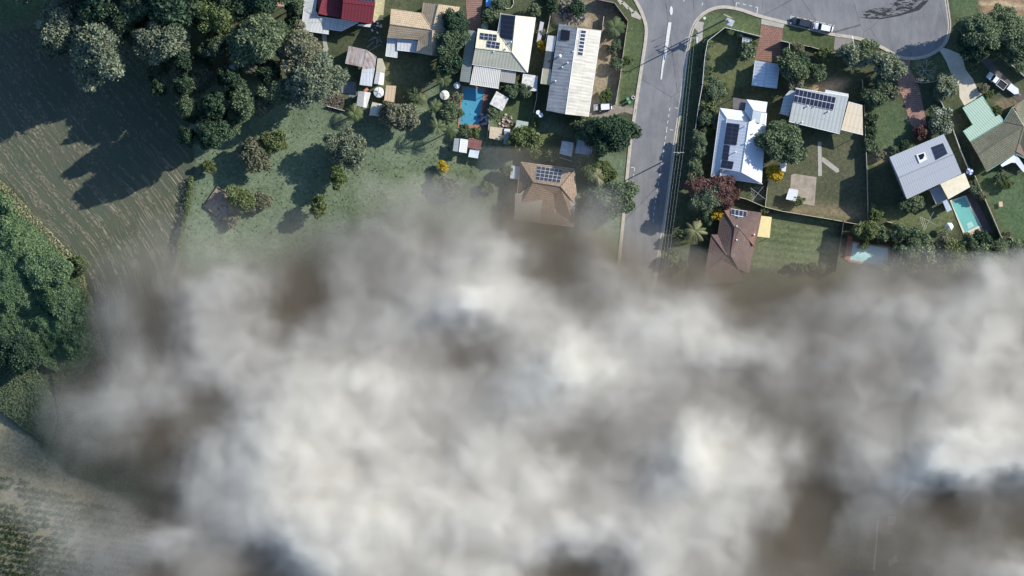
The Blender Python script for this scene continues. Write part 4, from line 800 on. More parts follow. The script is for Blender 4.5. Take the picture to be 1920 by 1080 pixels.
def leaves(name,C,size,tint,mat,rng,up=.35,el=1.5):
    N=len(C); n=rng.normal(size=(N,3)); n[:,2]=np.abs(n[:,2])+up; n/=np.linalg.norm(n,axis=1)[:,None]
    a=np.cross(n,rng.normal(size=(N,3))); a/=np.linalg.norm(a,axis=1)[:,None]; b=np.cross(n,a); s=(size*rng.uniform(.6,1.4,N))[:,None]
    a=a*s*el*.5; b=b*s*.5; V=np.stack([C-a,C-b*.9,C+a,C+b*.9],1).reshape(-1,3)
    me=bpy.data.meshes.new(name); me.vertices.add(4*N); me.vertices.foreach_set('co',V.ravel().astype(np.float32)); me.loops.add(4*N); me.loops.foreach_set('vertex_index',np.arange(4*N,dtype=np.int32))
    me.polygons.add(N); me.polygons.foreach_set('loop_start',np.arange(0,4*N,4,dtype=np.int32)); me.update(calc_edges=True); attr(me,'tint',np.repeat(tint,4)); me.materials.append(mat); return me
def trunkmesh(h,r,limbs,mat,rng,lean=.05):
    mb=MB(); p=[(0,0,0)]; 
    for k in range(1,5): p.append((p[-1][0]+rng.uniform(-lean,lean)*h/4,p[-1][1]+rng.uniform(-lean,lean)*h/4,h*k/4))
    for k in range(4): mb.tube(p[k],p[k+1],r*(1-.17*k),r*(1-.17*(k+1)),n=7,cap=False)
    for q in limbs:
        k=rng.integers(1,4); a=p[k]; m=(a[0]*.4+q[0]*.6,a[1]*.4+q[1]*.6,a[2]*.5+q[2]*.5+.2); mb.tube(a,m,r*.5,r*.3,n=5,cap=False); mb.tube(m,q,r*.3,r*.08,n=5,cap=False)
    return mb,p
PROTO={}
def proto(kind,R_,shape,var):
    """crown of leaf clumps at branch ends; R_ radius, height from the shape"""
    key=(kind,R_,shape,var)
    if key in PROTO: return PROTO[key]
    rng=np.random.default_rng(abs(hash((kind,shape)))%1000+int(R_*10)+var*77) if False else np.random.default_rng(sum(map(ord,kind+shape))+int(R_*10)+var*77)
    hr={'round':1.6,'tall':2.7,'bush':1.15,'wide':1.35}[shape]; H_=hr*R_ ; sparse={'gum':.8,'dry':.75}.get(kind,1.0)
    K=int({2:14,3.5:26,5.5:44}[R_]*(1.3 if shape=='tall' else 1)); cl=[]
    crown0=.28 if shape!='bush' else .05
    while len(cl)<K:
        v=rng.normal(size=3); v/=np.linalg.norm(v); rad=rng.uniform(.3,1.0)**.4
        wob=1+.28*math.sin(2*math.atan2(v[1],v[0])+var*1.7)+.16*math.sin(5*math.atan2(v[1],v[0])+var*3.1)
        q=np.array([v[0]*R_*.82*wob*rad,v[1]*R_*.82*wob*rad,H_*(crown0+1)/2+v[2]*rad*H_*(1-crown0)/2*.85])
        if v[2]<-.55: continue
        cl.append(q)
    cl=np.array(cl); C=[];T=[]; per=int({2:170,3.5:260,5.5:380}[R_]*sparse)
    for q in cl:
        r=R_*rng.uniform(.17,.36); d=rng.normal(size=(per,3)); d/=np.linalg.norm(d,axis=1)[:,None]; rr=r*rng.uniform(.12,1.35,per)[:,None]**.6
        p=q+d*rr*np.array([1,1,.75]); C.append(p); T.append(np.clip(rng.normal(rng.uniform(.3,.62),.17,per),0,1))
    n=int(per*K*.3); v=rng.normal(size=(n,3)); v/=np.linalg.norm(v,axis=1)[:,None]; C.append(v*np.array([R_*.8,R_*.8,H_*(1-crown0)/2*.8])*rng.uniform(.3,1.05,(n,1))+np.array([0,0,H_*(1+crown0)/2])); T.append(rng.uniform(.1,.6,n))
    C=np.concatenate(C); T=np.concatenate(T); C[:,2]=np.maximum(C[:,2],.1)
    size={2:.27,3.5:.32,5.5:.38}[R_]
    cm=leaves('crown',C,size,T,LM[kind],rng,.3,1.7)
    mb,_=trunkmesh(H_*.62,R_*.055+.05,cl[:K//2]*.9,PALE if kind=='gum' else BARK,rng)
    tm=bpy.data.meshes.new('trunk'); tm.from_pydata(mb.v,[],mb.f); tm.materials.append(PALE if kind=='gum' else BARK)
    PROTO[key]=(cm,tm,H_); return PROTO[key]
TN={'blue':'tree','gum':'gum_tree','mid':'tree','dark':'tree','lime':'tree','dry':'tree','gold':'flowering_shrub','red':'tree','white':'flowering_shrub'}
vr=random.Random(5)
def tree(px,py,rp,kind,h,label,shape=None,name=None,group=None,sx=1.0,ang=None):
    r=rp/8*1.12; R_=2 if r<2.4 else 3.5 if r<4.2 else 5.5
    if shape is None: shape='bush' if h/r<1.45 and r<3.2 else 'tall' if h/r>2.6 else 'round'
    cm,tm,H_=proto(kind,R_,shape,vr.randrange(2)); 
    zc=h*.6; x,y,_=P(px,py,zc); root=empty(name or ('shrub' if h<3.6 else TN[kind]),(x,y,0),ang if ang is not None else vr.uniform(0,6.28),label,'shrub' if h<3.6 else 'tree',group)
    for nm,m in(('trunk',tm),('crown',cm)):
        o=bpy.data.objects.new(nm,m); COL.objects.link(o); o.parent=root; o.scale=(r/R_*sx,r/R_,h/H_)
    return root
for a in (
 (108,48,38,'gum',20,'tall pale-topped gum at the upper left, beside the sunlit corner lawn'),
 (102,88,24,'gum',16,'narrower gum crown hanging below the pale-topped gum'),
 (181,92,52,'gum',22,'broadest grey-green gum, standing alone at the edge of the deep shadow'),
 (228,28,38,'mid',20,'green tree behind and above the broadest gum'),
 (265,38,26,'lime',13,'pale leafy tree touching the long brownish gum','round'),
 (300,78,42,'gum',22,'long oval brownish gum right of the broadest gum'),
 (297,128,22,'mid',8,'bright green small tree at the foot of the oval brownish gum'),
 (402,32,36,'lime',19,'pale green rounded tree left of the rotary clothesline'),
 (428,6,26,'mid',18,'dark leafed tree cut by the top edge left of the salmon roof'),
 (372,150,26,'gum',11,'sparse grey tree in shade west of the pale blue table'),
 (382,118,18,'mid',10,'small leafy crown above the sparse grey tree in the shade'),
 (480,78,44,'mid',20,'large dense green tree directly below the rotary clothesline'),
 (470,118,24,'dry',12,'brown-green crown at the foot of the large dense green tree'),
 (562,96,42,'dry',16,'feathery olive-brown tree west of the narrow garden path'),
 (588,152,44,'gum',17,'big feathery grey gum beside the woodpile'),
 (522,172,28,'mid',13,'mid-green tree squeezed against the big feathery gum'),
 (505,140,22,'dark',12,'dim green tree between the dense tree and the feathery gum'),
 (400,204,25,'dark',20,'dark tree in the middle of the shaded wood edge'),
 (452,192,27,'mid',16,'dark broad tree nearest the upper paddock lawn'),
 (396,250,26,'dark',21,'tallest dark tree, throwing the long shadow across the ploughed field','tall'),
 (352,205,20,'mid',20,'dull grey tree at the western rim of the shaded wood'),
 (352,258,18,'dark',19,'dark tree directly above the hedge line on the field edge'),
 (430,150,20,'dark',18,'dark crown just below the pale blue table'),
 (340,110,20,'dark',19,'dark tree between the oval gum and the sparse grey tree'),
 (255,-5,40,'mid',22,'dark crown cut by the top edge between the two gums'),
 (480,-20,50,'dark',20,'dark tree at the top edge above the rotary clothesline'),
 (300,170,15,'dark',16,'dim tree in the middle of the deepest shadow'),
 (345,160,19,'dark',17,'dim tree right of the deepest shadow, below the oval gum'),
 (400,90,20,'mid',17,'mid-green tree between the pale rounded tree and the shade'),
 (430,235,24,'mid',10,'lower green tree at the paddock edge of the shaded wood'),
 (490,195,24,'dry',9,'olive tree on the upper rim of the paddock'),
 (535,60,20,'dark',12,'dark tree left of the pale verandah bush'),
 (552,10,17,'mid',12,'bushy tree between the salmon roof and the red-roofed house'),
 (549,42,15,'dark',10,'narrow dark tree against the pale verandah'),
 (60,-75,60,'mid',20,'large tree just above the top left corner'),
 (190,-50,70,'dark',26,'tall tree beyond the top edge over the broadest gum'),
 (320,-45,70,'dark',26,'tall tree beyond the top edge over the oval gum'),
 (510,268,22,'lime',6,'round yellow-green tree, upper right of the pair on the paddock'),
 (479,292,28,'dry',6,'bare-looking brown tree, lower left of the pair on the paddock'),
 (648,275,33,'gum',8.5,'round grey-green tree alone in the middle of the paddock'),
 (633,331,17,'lime',7.5,'small upright pale tree below the round paddock tree'),
 (598,390,17,'lime',6.5,'faint pale tree lowest on the paddock near the smoke'),
 (452,376,25,'lime',4.5,'spreading pale shrub against the timber-edged plot'),
 (488,378,19,'dry',3.2,'brownish low shrub right of the spreading pale shrub'),
 (436,412,14,'dry',2.2,'small brown shrub at the lower corner of the timber-edged plot'),
 (390,311,12,'lime',3,'tiny yellow-green shrub above the hedge end'),
 (831,314,11,'gold',2.6,'small golden flowering bush on the paddock edge'),
 (846,352,19,'dry',3,'wispy brown grass clump right below the small golden bush'),
 (822,343,13,'lime',2,'pale grass clump left of the wispy brown clump'),
 (725,212,16,'dry',5,'brown-tipped left half of the bushy tree below the beige shed'),
 (752,220,28,'dry',7,'bushy olive tree right of the tilted beige shed'),
 (855,42,22,'dark',9,'dark tree overhanging the tan roof, highest in its row'),
 (846,78,24,'mid',9,'leafy tree overhanging the tan roof edge, second in its row'),
 (842,118,22,'dark',8,'dark tree beside the sage side roof'),
 (775,180,13,'mid',4,'small bright shrub in the dark yard below the tan-roofed house'),
 (838,215,20,'mid',6,'leafy tree west of the blue pool'),
 (857,185,12,'dry',3,'dry shrub strip at the left edge of the blue pool'),
 (856,212,12,'mid',3,'green shrub at the lower left edge of the blue pool'),
 (872,246,12,'mid',3,'green shrub on the paved end of the blue pool'),
 (889,248,10,'lime',2.4,'yellow-green shrub on the paved end of the blue pool'),
 (918,30,15,'mid',4,'leafy shrub on the brown paved yard above the small panels'),
 (938,5,14,'mid',3,'shrub inside the white-edged bed at the top edge'),
 (1019,86,10,'gold',3.2,'rusty golden bush between the cream and long houses'),
 (1018,62,9,'dry',2.5,'small dry bush above the rusty golden bush'),
 (948,150,10,'mid',2.5,'small shrub below the brown clutter of the cream house'),
 (960,168,16,'mid',3.5,'leafy shrub between the two stained square sheds'),
 (985,170,13,'mid',3.4,'leafy shrub just below the upper stained square shed'),
 (925,212,12,'mid',2.6,'shrub at the lower corner of the angled stained shed'),
 (980,260,27,'lime',7,'round yellow-green tree in the middle back yard','round'),
 (1001,286,12,'lime',3,'little pale shrub touching the round yellow-green tree'),
 (1035,293,14,'mid',3.2,'small green shrub beside the pale capped fence'),
 (1004,228,9,'lime',2.6,'small shrub at the foot of the thin cream fence'),
 (1090,238,19,'lime',4,'pale speckled shrub below the long house'),
 (1112,246,26,'mid',8,'mid-green left part of the big tree group by the street'),
 (1147,252,37,'dark',11,'big dark evergreen spreading to the street kerb'),
 (1106,318,22,'palm' if False else 'lime',5,'pale spiky shrubs at the corner of the tiled house'),
 (1134,322,18,'lime',4.5,'second pale spiky shrub nearer the street verge'),
 (1154,371,33,'mid',8,'round leafy tree at the kerb just above the smoke'),
 (1104,372,14,'dark',5,'dark small tree against the orange tiled roof'),
 (1155,85,10,'mid',2.6,'small green shrub inside the pinkish corner fence'),
 (1157,120,12,'mid',2.8,'dark green shrub midway along the bare yard fence'),
 (1137,179,12,'lime',2.6,'variegated shrub above the white hatchback'),
 (1140,62,11,'dry',2.4,'dry shrub near the bare yard corner'),
 (1147,95,9,'dry',2.2,'dry shrub midway along the long house'),
 (1177,114,9,'lime',2.2,'small yellow-green shrub on the grass verge'),
 (1002,18,12,'mid',3.6,'bush above the bare yard timber fence'),
 (1035,12,13,'dark',4,'dark bush at the top edge above the dark roof mat'),
 (1082,14,16,'dark',4,'dark low bush among the rubble row'),
 (950,320,12,'mid',3.5,'small tree in the shade west of the orange tiled house'),
 (912,352,12,'lime',2,'pale clump at the smoke edge west of the tiled house'),
 (1327,82,9,'mid',2.6,'leafy shrub inside the upper corner of the white-capped fence'),
 (1326,108,8,'mid',2.4,'shrub below the corner shrub along the white-capped fence'),
 (1326,132,11,'mid',3.2,'third shrub down along the white-capped fence'),
 (1318,172,9,'dry',2.4,'pinkish-brown small shrub along the white-capped fence'),
 (1340,165,19,'mid',4,'broad green shrub in the corner block front yard'),
 (1352,172,13,'lime',3,'bright green shrub beside the broad green shrub'),
 (1331,196,15,'lime',3.2,'pale green shrub above the white hip-roofed house'),
 (1322,222,13,'mid',3.6,'green shrub at the bend of the verge fence'),
 (1337,224,10,'dry',2.8,'dry-leaved shrub close to the white verandah corner'),
 (1343,236,7,'gold',2.2,'small yellow bush close to the white verandah'),
 (1331,246,7,'lime',2.2,'tiny yellow-green bush beside the small yellow bush'),
 (1310,262,14,'mid',6,'first olive bush of the tall hedge west of the white house'),
 (1309,286,13,'mid',6,'second olive bush of the tall hedge west of the white house'),
 (1305,312,13,'mid',6,'third olive bush of the tall hedge west of the white house'),
 (1300,336,12,'dry',5.5,'lowest olive bush of the tall hedge, above the red tree'),
 (1400,96,17,'mid',4.5,'bushy green tree beside the smoky glass garden frame'),
 (1409,84,9,'lime',2.6,'pale shrub on the corner of the garden frame'),
 (1485,126,26,'mid',8,'large green tree overhanging the white garage'),
 (1494,146,16,'dry',6,'brownish tree below the large tree by the garage'),
 (1503,112,14,'dark',6,'dark tree right of the large tree by the garage'),
 (1533,136,17,'mid',5.5,'compact round green tree in the front yard'),
 (1545,102,14,'lime',4.5,'pale tree near the grass verge above the round green tree'),
 (1497,88,10,'dry',2.2,'low brown shrub row behind the wire fence'),
 (1600,103,24,'gum',7,'grey-green tree under the street lamp'),
 (1624,90,16,'mid',6,'green tree on the kerb of the cul-de-sac, left one'),
 (1662,122,27,'gum',9,'large olive tree touching the cul-de-sac kerb'),
 (1652,155,16,'mid',6,'green tree below the large olive tree'),
 (1665,175,16,'dry',5,'brown-green tree on the drive side below the olive tree'),
 (1640,185,20,'mid',6,'dark green tree at the head of the narrow lawn'),
 (1622,180,12,'dark',5,'dark tree against the long thin fence'),
 (1465,268,36,'mid',10,'large dense olive tree casting shade on the white roof','round'),
 (1473,248,16,'mid',7,'upper lobe tree beside the large dense olive tree'),
 (1451,323,16,'gold',4.2,'bright golden-yellow flowering bush beside the white house'),
 (1314,352,20,'red',7.5,'left crown of the dull red trees by the verge'),
 (1346,352,24,'red',9,'central dull red tree above the brown tiled house'),
 (1357,376,16,'red',7,'lower red tree leaning to the brown tiled roof'),
 (1374,360,14,'red',3.8,'small reddish shrub beside the pale rail fence'),
 (1326,372,24,'mid',9,'green tree under the dull red crowns'),
 (1344,402,12,'gold',4,'pale yellow bush at the corner of the brown tiled roof'),
 (1325,408,12,'dark',4,'dark bush left of the pale yellow bush'),
 (1260,484,12,'lime',3,'pale shrub at the smoke edge near the street'),
 (1281,494,10,'lime',2.6,'second pale shrub lower on the smoke edge near the street'),
 (1277,440,11,'mid',3.8,'small green plant left of the bright palm'),
 (1432,394,8,'lime',1.8,'small lime shrub below the golden-yellow bush'),
 (1497,377,10,'lime',2.4,'light green sapling at the stained slab corner'),
 (1632,225,13,'white',2.8,'white-flowered shrub highest along the narrow lawn'),
 (1634,245,12,'white',2.6,'white-flowered shrub lower along the narrow lawn'),
 (1633,272,14,'mid',2.8,'green shrub at the lower left of the narrow lawn'),
 (1650,290,11,'dry',2,'dry border shrub at the foot of the narrow lawn'),
 (1680,282,11,'mid',2.2,'green border shrub against the grey gabled roof'),
 (1697,272,10,'dark',2.6,'dark border shrub between the narrow lawn and pinkish drive'),
 (1763,231,23,'white',4.6,'large white-flowered shrub above the grey gabled house'),
 (1728,246,14,'red',3.4,'reddish shrub at the end of the pinkish drive'),
 (1776,160,20,'gum',5.5,'grey-leaved tree beside the cream drive'),
 (1760,178,12,'gum',3.4,'small grey shrub below the grey-leaved tree'),
 (1841,58,34,'mid',14,'dark tree nearest the cul-de-sac at the upper right'),
 (1872,38,24,'mid',9,'leafy tree at the upper right below the brown strips'),
 (1900,60,32,'mid',12,'dark spreading tree against the right edge'),
 (1908,98,22,'mid',8,'green tree at the right edge above the white fence'),
 (1832,92,24,'dark',11,'dark low tree over the shaded gravel drive'),
 (1868,88,20,'mid',7,'olive tree in the middle of the upper right group'),
 (1811,73,20,'dark',11,'dark tree shading the cul-de-sac kerb'),
 (1822,128,10,'mid',3,'small shrub beside the cream drive mouth'),
 (1911,128,10,'mid',2.4,'round shrub behind the white fence at the right edge'),
 (1847,165,8,'dry',2,'small dry shrub left of the pickup'),
 (1857,176,7,'lime',1.8,'small round cream-green bush left of the white trailer'),
 (1870,206,9,'lime',2.4,'yellow-green bush in the notch of the green carport'),
 (1888,346,10,'lime',2.6,'bright green bush on the right lawn'),
 (1874,334,11,'mid',2.6,'grey-green bush beside the pale patio corner'),
 (1826,352,12,'mid',3.2,'leafy shrub at the corner of the cream patio roof'),
 (1836,365,10,'dry',2.8,'tan shrub beside the cream steel fence'),
 (1698,386,14,'mid',3,'low dark shrub left under the grey gabled house'),
 (1716,381,15,'mid',3.4,'low dark shrub right under the grey gabled house'),
 (1726,376,7,'lime',2,'small round green bush below the grey gable'),
 (1640,402,14,'lime',4,'feathery light bush at the foot of the long thin fence'),
 (1626,433,20,'lime',6,'cone-shaped pale tree above the turquoise pool'),
 (1620,460,9,'lime',3,'small pale bush over the edge of the turquoise pool'),
 (1655,440,15,'mid',4,'green shrub under the reddish rail fence'),
 (1690,440,18,'mid',5,'leafy tree just right of the reddish rail fence'),
 (1718,452,24,'mid',6.5,'green tree below the rotary clothesline on the west lawn'),
 (1706,486,26,'mid',7,'dense tree at the right of the turquoise pool'),
 (1742,480,26,'gum',7,'grey-green tree in the middle of the lower right belt'),
 (1768,462,20,'dry',6,'olive-brown tree below the white gazebo'),
 (1790,484,25,'lime',8,'brightest yellow-green tree in the lower right belt'),
 (1818,463,19,'mid',6,'green tree at the foot of the narrow pool'),
 (1841,448,17,'dark',5.5,'dark tree at the corner of the dark pool deck'),
 (1840,488,26,'mid',8,'broad green tree right of the yellow-green tree'),
 (1872,468,20,'mid',7,'green tree at the end of the cream steel fence'),
 (1884,497,22,'lime',7,'pale green tree low in the right belt'),
 (1910,474,20,'mid',7,'tree at the right edge of the lower belt'),
 (1912,505,20,'dark',7,'dark tree at the right edge touching the smoke'),
 (1815,508,20,'dry',7,'dry pale tree lowest in the belt at the smoke'),
 (1765,506,20,'lime',7,'light green tree half sunk in smoke below the gazebo'),
 (1668,505,16,'mid',5,'green tree dissolving in smoke below the turquoise pool'),
 (1892,438,7,'dry',1.6,'small dry shrub by the pale low wall'),
 (30,662,36,'dark',9,'dark round tree standing on the overgrown bank','round'),
 (92,505,34,'blue',5.5,'vine-covered hump of trees in the middle of the bank','round'),
 (12,432,22,'blue',5.5,'leafy tree at the left edge high on the bank','round'),
 (128,575,34,'blue',5.5,'broad leafy tree on the field side of the bank','round'),
 (150,640,26,'blue',4.6,'leafy tree at the lower point of the bank','round'),
 (12,384,16,'blue',4.5,'dark tree at the topmost part of the bank','round'),
 (95,560,20,'blue',6,'dark tree in the middle of the bank','round'),
 (150,500,16,'lime',3,'light shrub on the sunny rim of the bank')):
    tree(*a)
for k,(px,lab) in enumerate(((1488,'left'),(1506,'second'),(1524,'third'),(1542,'fourth'),(1558,'last'))):
    tree(px,499+k%2*3,9,('dry','lime','dry','mid','lime')[k],1.9,{'left':'dry little shrub starting','second':'pale little shrub second in','third':'brownish little shrub in the middle of','fourth':'green little shrub fourth in','last':'pale little shrub ending'}[lab]+' the row at the foot of the mown lawn',group='shrub row at the foot of the mown lawn')
for k in range(9):
    tree(1322-4*(k%2),95+k*11 if k<3 else 118+k*16,7,('mid','dry')[k%2],2.2+.2*(k%3),('first','second','third','fourth','fifth','sixth','seventh','eighth','ninth')[k]+' small shrub from the top along the white-capped street fence',group='small shrubs along the street fence')
# palms
def frondmesh(n,L,droop,seed,wd=.55,upk=.6):
    rng=np.random.default_rng(seed); mb=MB(); T=[]
    for k in range(n):
        a=k/n*6.283+rng.uniform(-.2,.2); el=rng.uniform(.15,upk); ln=L*rng.uniform(.75,1.1); p=[]
        for i in range(9):
            s=i/8; p.append(Vector((math.cos(a)*ln*s,math.sin(a)*ln*s,ln*(el*s-droop*s*s))))
        t_=rng.uniform(.2,.95); side=Vector((-math.sin(a),math.cos(a),0))
        for i in range(8):
            w0=wd*math.sin(math.pi*(.08+.92*i/8))**.7; m=p[i].lerp(p[i+1],.75); q=p[i].lerp(p[i+1],.25); fw=(p[i+1]-p[i])*.9
            for sg in(-1,1):
                mb.face([p[i],q,q+side*sg*w0+fw-Vector((0,0,w0*.35)),p[i]+side*sg*w0*.95+fw*.7-Vector((0,0,w0*.35))]); mb.face([q.lerp(p[i+1],.1),m,m+side*sg*w0+fw-Vector((0,0,w0*.35))]); T+=[t_]*7
    return mb,T
def palm(px,py,rp,h,label,n=16,wd=.5,kind='palm',seed=1,name='palm_tree',upk=.6,droop=.75):
    x,y,_=P(px,py,h); r=empty(name,(x,y,0),0,label,'palm tree' if name=='palm_tree' else 'banana plant'); MB().tube((0,0,0),(.1,0,h*.5),.2,.15,n=8,cap=False).tube((.1,0,h*.5),(0,0,h),.15,.13,n=8).build('trunk',BARK,r)
    mb,T=frondmesh(n,rp/8,droop,seed,wd,upk); mb.v=[(a[0],a[1],a[2]+h) for a in mb.v]; o=mb.build('crown',LM[kind],r); attr(o.data,'tint',np.array(T))
for i,a in enumerate(((1303,433,23,4.5,'bright yellow-green palm with long fronds left of the brown tiled house',17,.42,'straw'),(1152,52,20,4,'palm with broad fronds inside the pinkish corner fence',13,.7,'palm'),
 (664,213,18,3.4,'banana-like plant south of the woodpile',12,.62,'lime'),(832,150,17,6,'palm in the row between tan and cream houses, highest palm',14,.45,'palm'),(820,238,20,6,'palm with thin fronds at the lower left of the palm row',15,.4,'palm'),
 (844,244,17,5.5,'palm in front of the paved pool end',14,.45,'palm'),(786,186,13,3.5,'small palm in the dark yard right of the tan shed',12,.4,'palm'),(815,200,15,5,'palm left of the stained white tank',13,.45,'palm'),
 (1120,330,20,4.5,'pale palm-like clump beside the tiled house',15,.5,'straw'),(838,100,15,7,'palm overhanging the tan roof',13,.45,'palm'),(1370,60,8,3,'young palm behind the white-capped fence',10,.35,'palm'),(1387,62,8,2.6,'spiky young palm beside the garden frame',10,.35,'palm'))):
    palm(*a,seed=i+3,name='banana_plant' if 'banana' in a[4] else 'palm_tree')
# leafless tree
r=mini('bare_tree','leafless grey tree on the small lawn inside the cul-de-sac drives','tree',1732,133); rg=random.Random(4); mb=MB()
def br(p,d,L,rad,lev):
    q=p+d*L; mb.tube(p,q,rad,rad*.65,n=5,cap=False)
    if lev:
        for _ in range(3 if lev>1 else 4):
            e=(d+Vector((rg.uniform(-1,1),rg.uniform(-1,1),rg.uniform(-.25,.45)))*.75).normalized(); br(q,e,L*rg.uniform(.6,.85),rad*.62,lev-1)
for k in range(6):
    a=k/6*6.28; br(Vector((0,0,1.2)),Vector((math.cos(a),math.sin(a),.6)).normalized(),1.1,.08,4)
MB().tube((0,0,0),(0,0,1.3),.2,.16).build('trunk',PALE,r); mb.build('branches',PALE,r)
# ---------------------------------------------------------------- masses nobody could count
rng=np.random.default_rng(12)
def scatter(poly,n,zf,size,tf,mat,name,label,up=.4,el=1.6):
    p=wp(poly); xs=[q[0] for q in p]; ys=[q[1] for q in p]; X=rng.uniform(min(xs),max(xs),n*3); Y=rng.uniform(min(ys),max(ys),n*3); k=inside(X+1.0*fbm(X,Y,3,301),Y+1.0*fbm(X,Y,3,302),p); X=X[k][:n];Y=Y[k][:n]
    z=zf(X,Y); C=np.stack([X,Y,z+rng.uniform(-.35,.1,len(X))],1); me=leaves(name,C,size,np.clip(tf(X,Y)+rng.normal(0,.13,len(X)),0,1),mat,rng,up,el); o=link(name,me,None,'stuff',label); return o
rim=wp('0,338 12,350 37,387 62,406 122,464 158,518 174,562 184,620 198,668 170,700 120,705')
zb=lambda X,Y: np.minimum(np.maximum(.5,2.2+6.5*fbm(X,Y,9,401,4,.55)+1.5*fbm(X,Y,2,402,2)),.3+.75*np.maximum(0,seg(X,Y,rim)[0]-1.3))
scatter('-60,300 0,352 22,372 55,415 112,470 146,520 160,562 172,620 184,668 165,690 120,700 90,690 60,640 0,690 -60,690',110000,zb,.36,lambda X,Y:.45+1.1*fbm(X,Y,6,410),LM['blue'],'undergrowth','dense blue-green creeper and scrub covering the bank beside the ploughed field')
scatter('-40,690 20,690 70,695 100,740 108,790 95,832 60,815 0,768 -40,750',22000,lambda X,Y:np.maximum(.3,1.0+2.2*fbm(X,Y,5,420)),.30,lambda X,Y:.42+.8*fbm(X,Y,6,421),LM['mid'],'undergrowth','fine green scrub at the tail of the bank above the ploughed corner')
scatter('95,690 185,675 215,700 240,790 380,860 400,930 280,940 130,890 100,830 110,780',26000,lambda X,Y:np.maximum(.2,.7+1.6*fbm(X,Y,6,430)),.34,lambda X,Y:.35+.8*fbm(X,Y,6,431),LM['mid'],'weeds','rough green weeds seen faintly through the thin smoke')
scatter('0,338 22,352 62,402 122,462 158,515 172,560 184,620 198,668 182,676 164,622 148,570 134,530 102,484 46,428 10,384 0,366',22000,lambda X,Y:.5+.5*fbm(X,Y,2,440),.34,lambda X,Y:.55+.7*fbm(X,Y,4,441),LM['straw'],'long_grass','yellow-green long grass along the rim of the field')
scatter('362,330 366,335 353,405 340,470 322,560 316,558 334,468 346,402 358,334',6000,lambda X,Y:rng.uniform(.2,2.0,len(X)),.24,lambda X,Y:.5+.5*fbm(X,Y,3,451),LM['lime'],'hedgerow_grass','narrow strip of tall pale grass dividing field and paddock')
# crop rows in the lower left corner
L0=[];TT=[]; a_=R(-9)
for k in range(26):
    off=-41.5-k*1.55
    for s in np.arange(-124,-84,.42):
        x=s; y=off+(s+120)*math.tan(a_)+rng.normal(0,.12)
        lim=-82.5
        if y>P(0,890)[1]-max(0,(x+120))*.30 or y<-72 or rng.random()<.10 or vnoise(np.array([x*1.]),np.array([y*1.]),2.2,460)[0]<.22: continue
        m=rng.integers(5,11); L0.append(np.stack([x+rng.normal(0,.2,m),y+rng.normal(0,.26,m),rng.uniform(.1,.6,m)],1)); TT.append(np.clip(rng.normal(.45,.22,m),0,1))
link('crop',leaves('crop',np.concatenate(L0),.38,np.concatenate(TT),LM['crop'],rng,.6,1.7),None,'stuff','rows of low green crop plants in brown soil')
# long grass tufts on the paddock and rough yards, thin enough to let the ground show
scatter('420,170 900,190 1000,300 940,420 700,470 360,470 350,440 366,335',5000,lambda X,Y:.05+0*X,.30,lambda X,Y:.4+.9*fbm(X,Y,5,470),LM['mid'],'grass_tufts','short rough grass tufts over the green paddock',.8,1.8)
# ================================================================ SMOKE: two layers of volume, brown below and pale billows above
# smoke luminance (0-255) and cover (0-9), rows every 60 px from y=340, columns every 80 px
LUM='''47 47 47 47 47 47 47 47 47 47 47 47 47 47 47 47 47 47 47 47 47 47 47 47 47
120 120 120 120 120 120 120 120 120 140 135 140 88 58 127 120 120 100 90 90 120 120 130 160 160
120 120 120 120 120 120 110 97 133 148 142 159 174 81 96 60 115 100 90 90 120 120 130 160 170
120 120 110 110 93 170 170 57 141 126 167 180 174 82 135 122 74 50 50 50 123 104 117 194 133
110 110 110 118 81 159 132 50 148 154 185 219 201 153 148 182 169 110 103 120 141 164 178 178 166
110 110 110 122 87 178 175 143 162 170 147 112 165 217 193 204 194 184 152 123 145 146 174 202 118
100 100 90 136 136 159 176 199 203 212 174 159 176 219 210 179 160 126 134 132 138 145 197 180 197
100 120 141 155 126 97 179 211 211 195 170 165 183 188 173 143 148 148 123 108 156 143 179 201 204
100 110 132 110 59 161 205 219 209 215 169 200 194 136 127 153 216 179 176 97 173 165 219 217 219
110 110 95 95 86 182 206 211 210 193 205 197 190 202 155 160 216 209 189 90 144 191 219 219 219
120 150 119 112 77 161 206 219 213 214 205 211 210 181 165 180 201 189 152 54 119 141 68 124 115
120 140 149 145 169 154 175 219 219 215 202 193 202 202 204 203 194 182 84 51 123 91 110 101 77
120 130 130 123 83 138 85 173 210 200 194 199 200 89 88 196 183 157 99 79 79 94 132 148 184
120 130 130 123 83 138 85 69 158 200 194 199 200 50 88 196 183 157 99 79 79 94 132 148 184'''
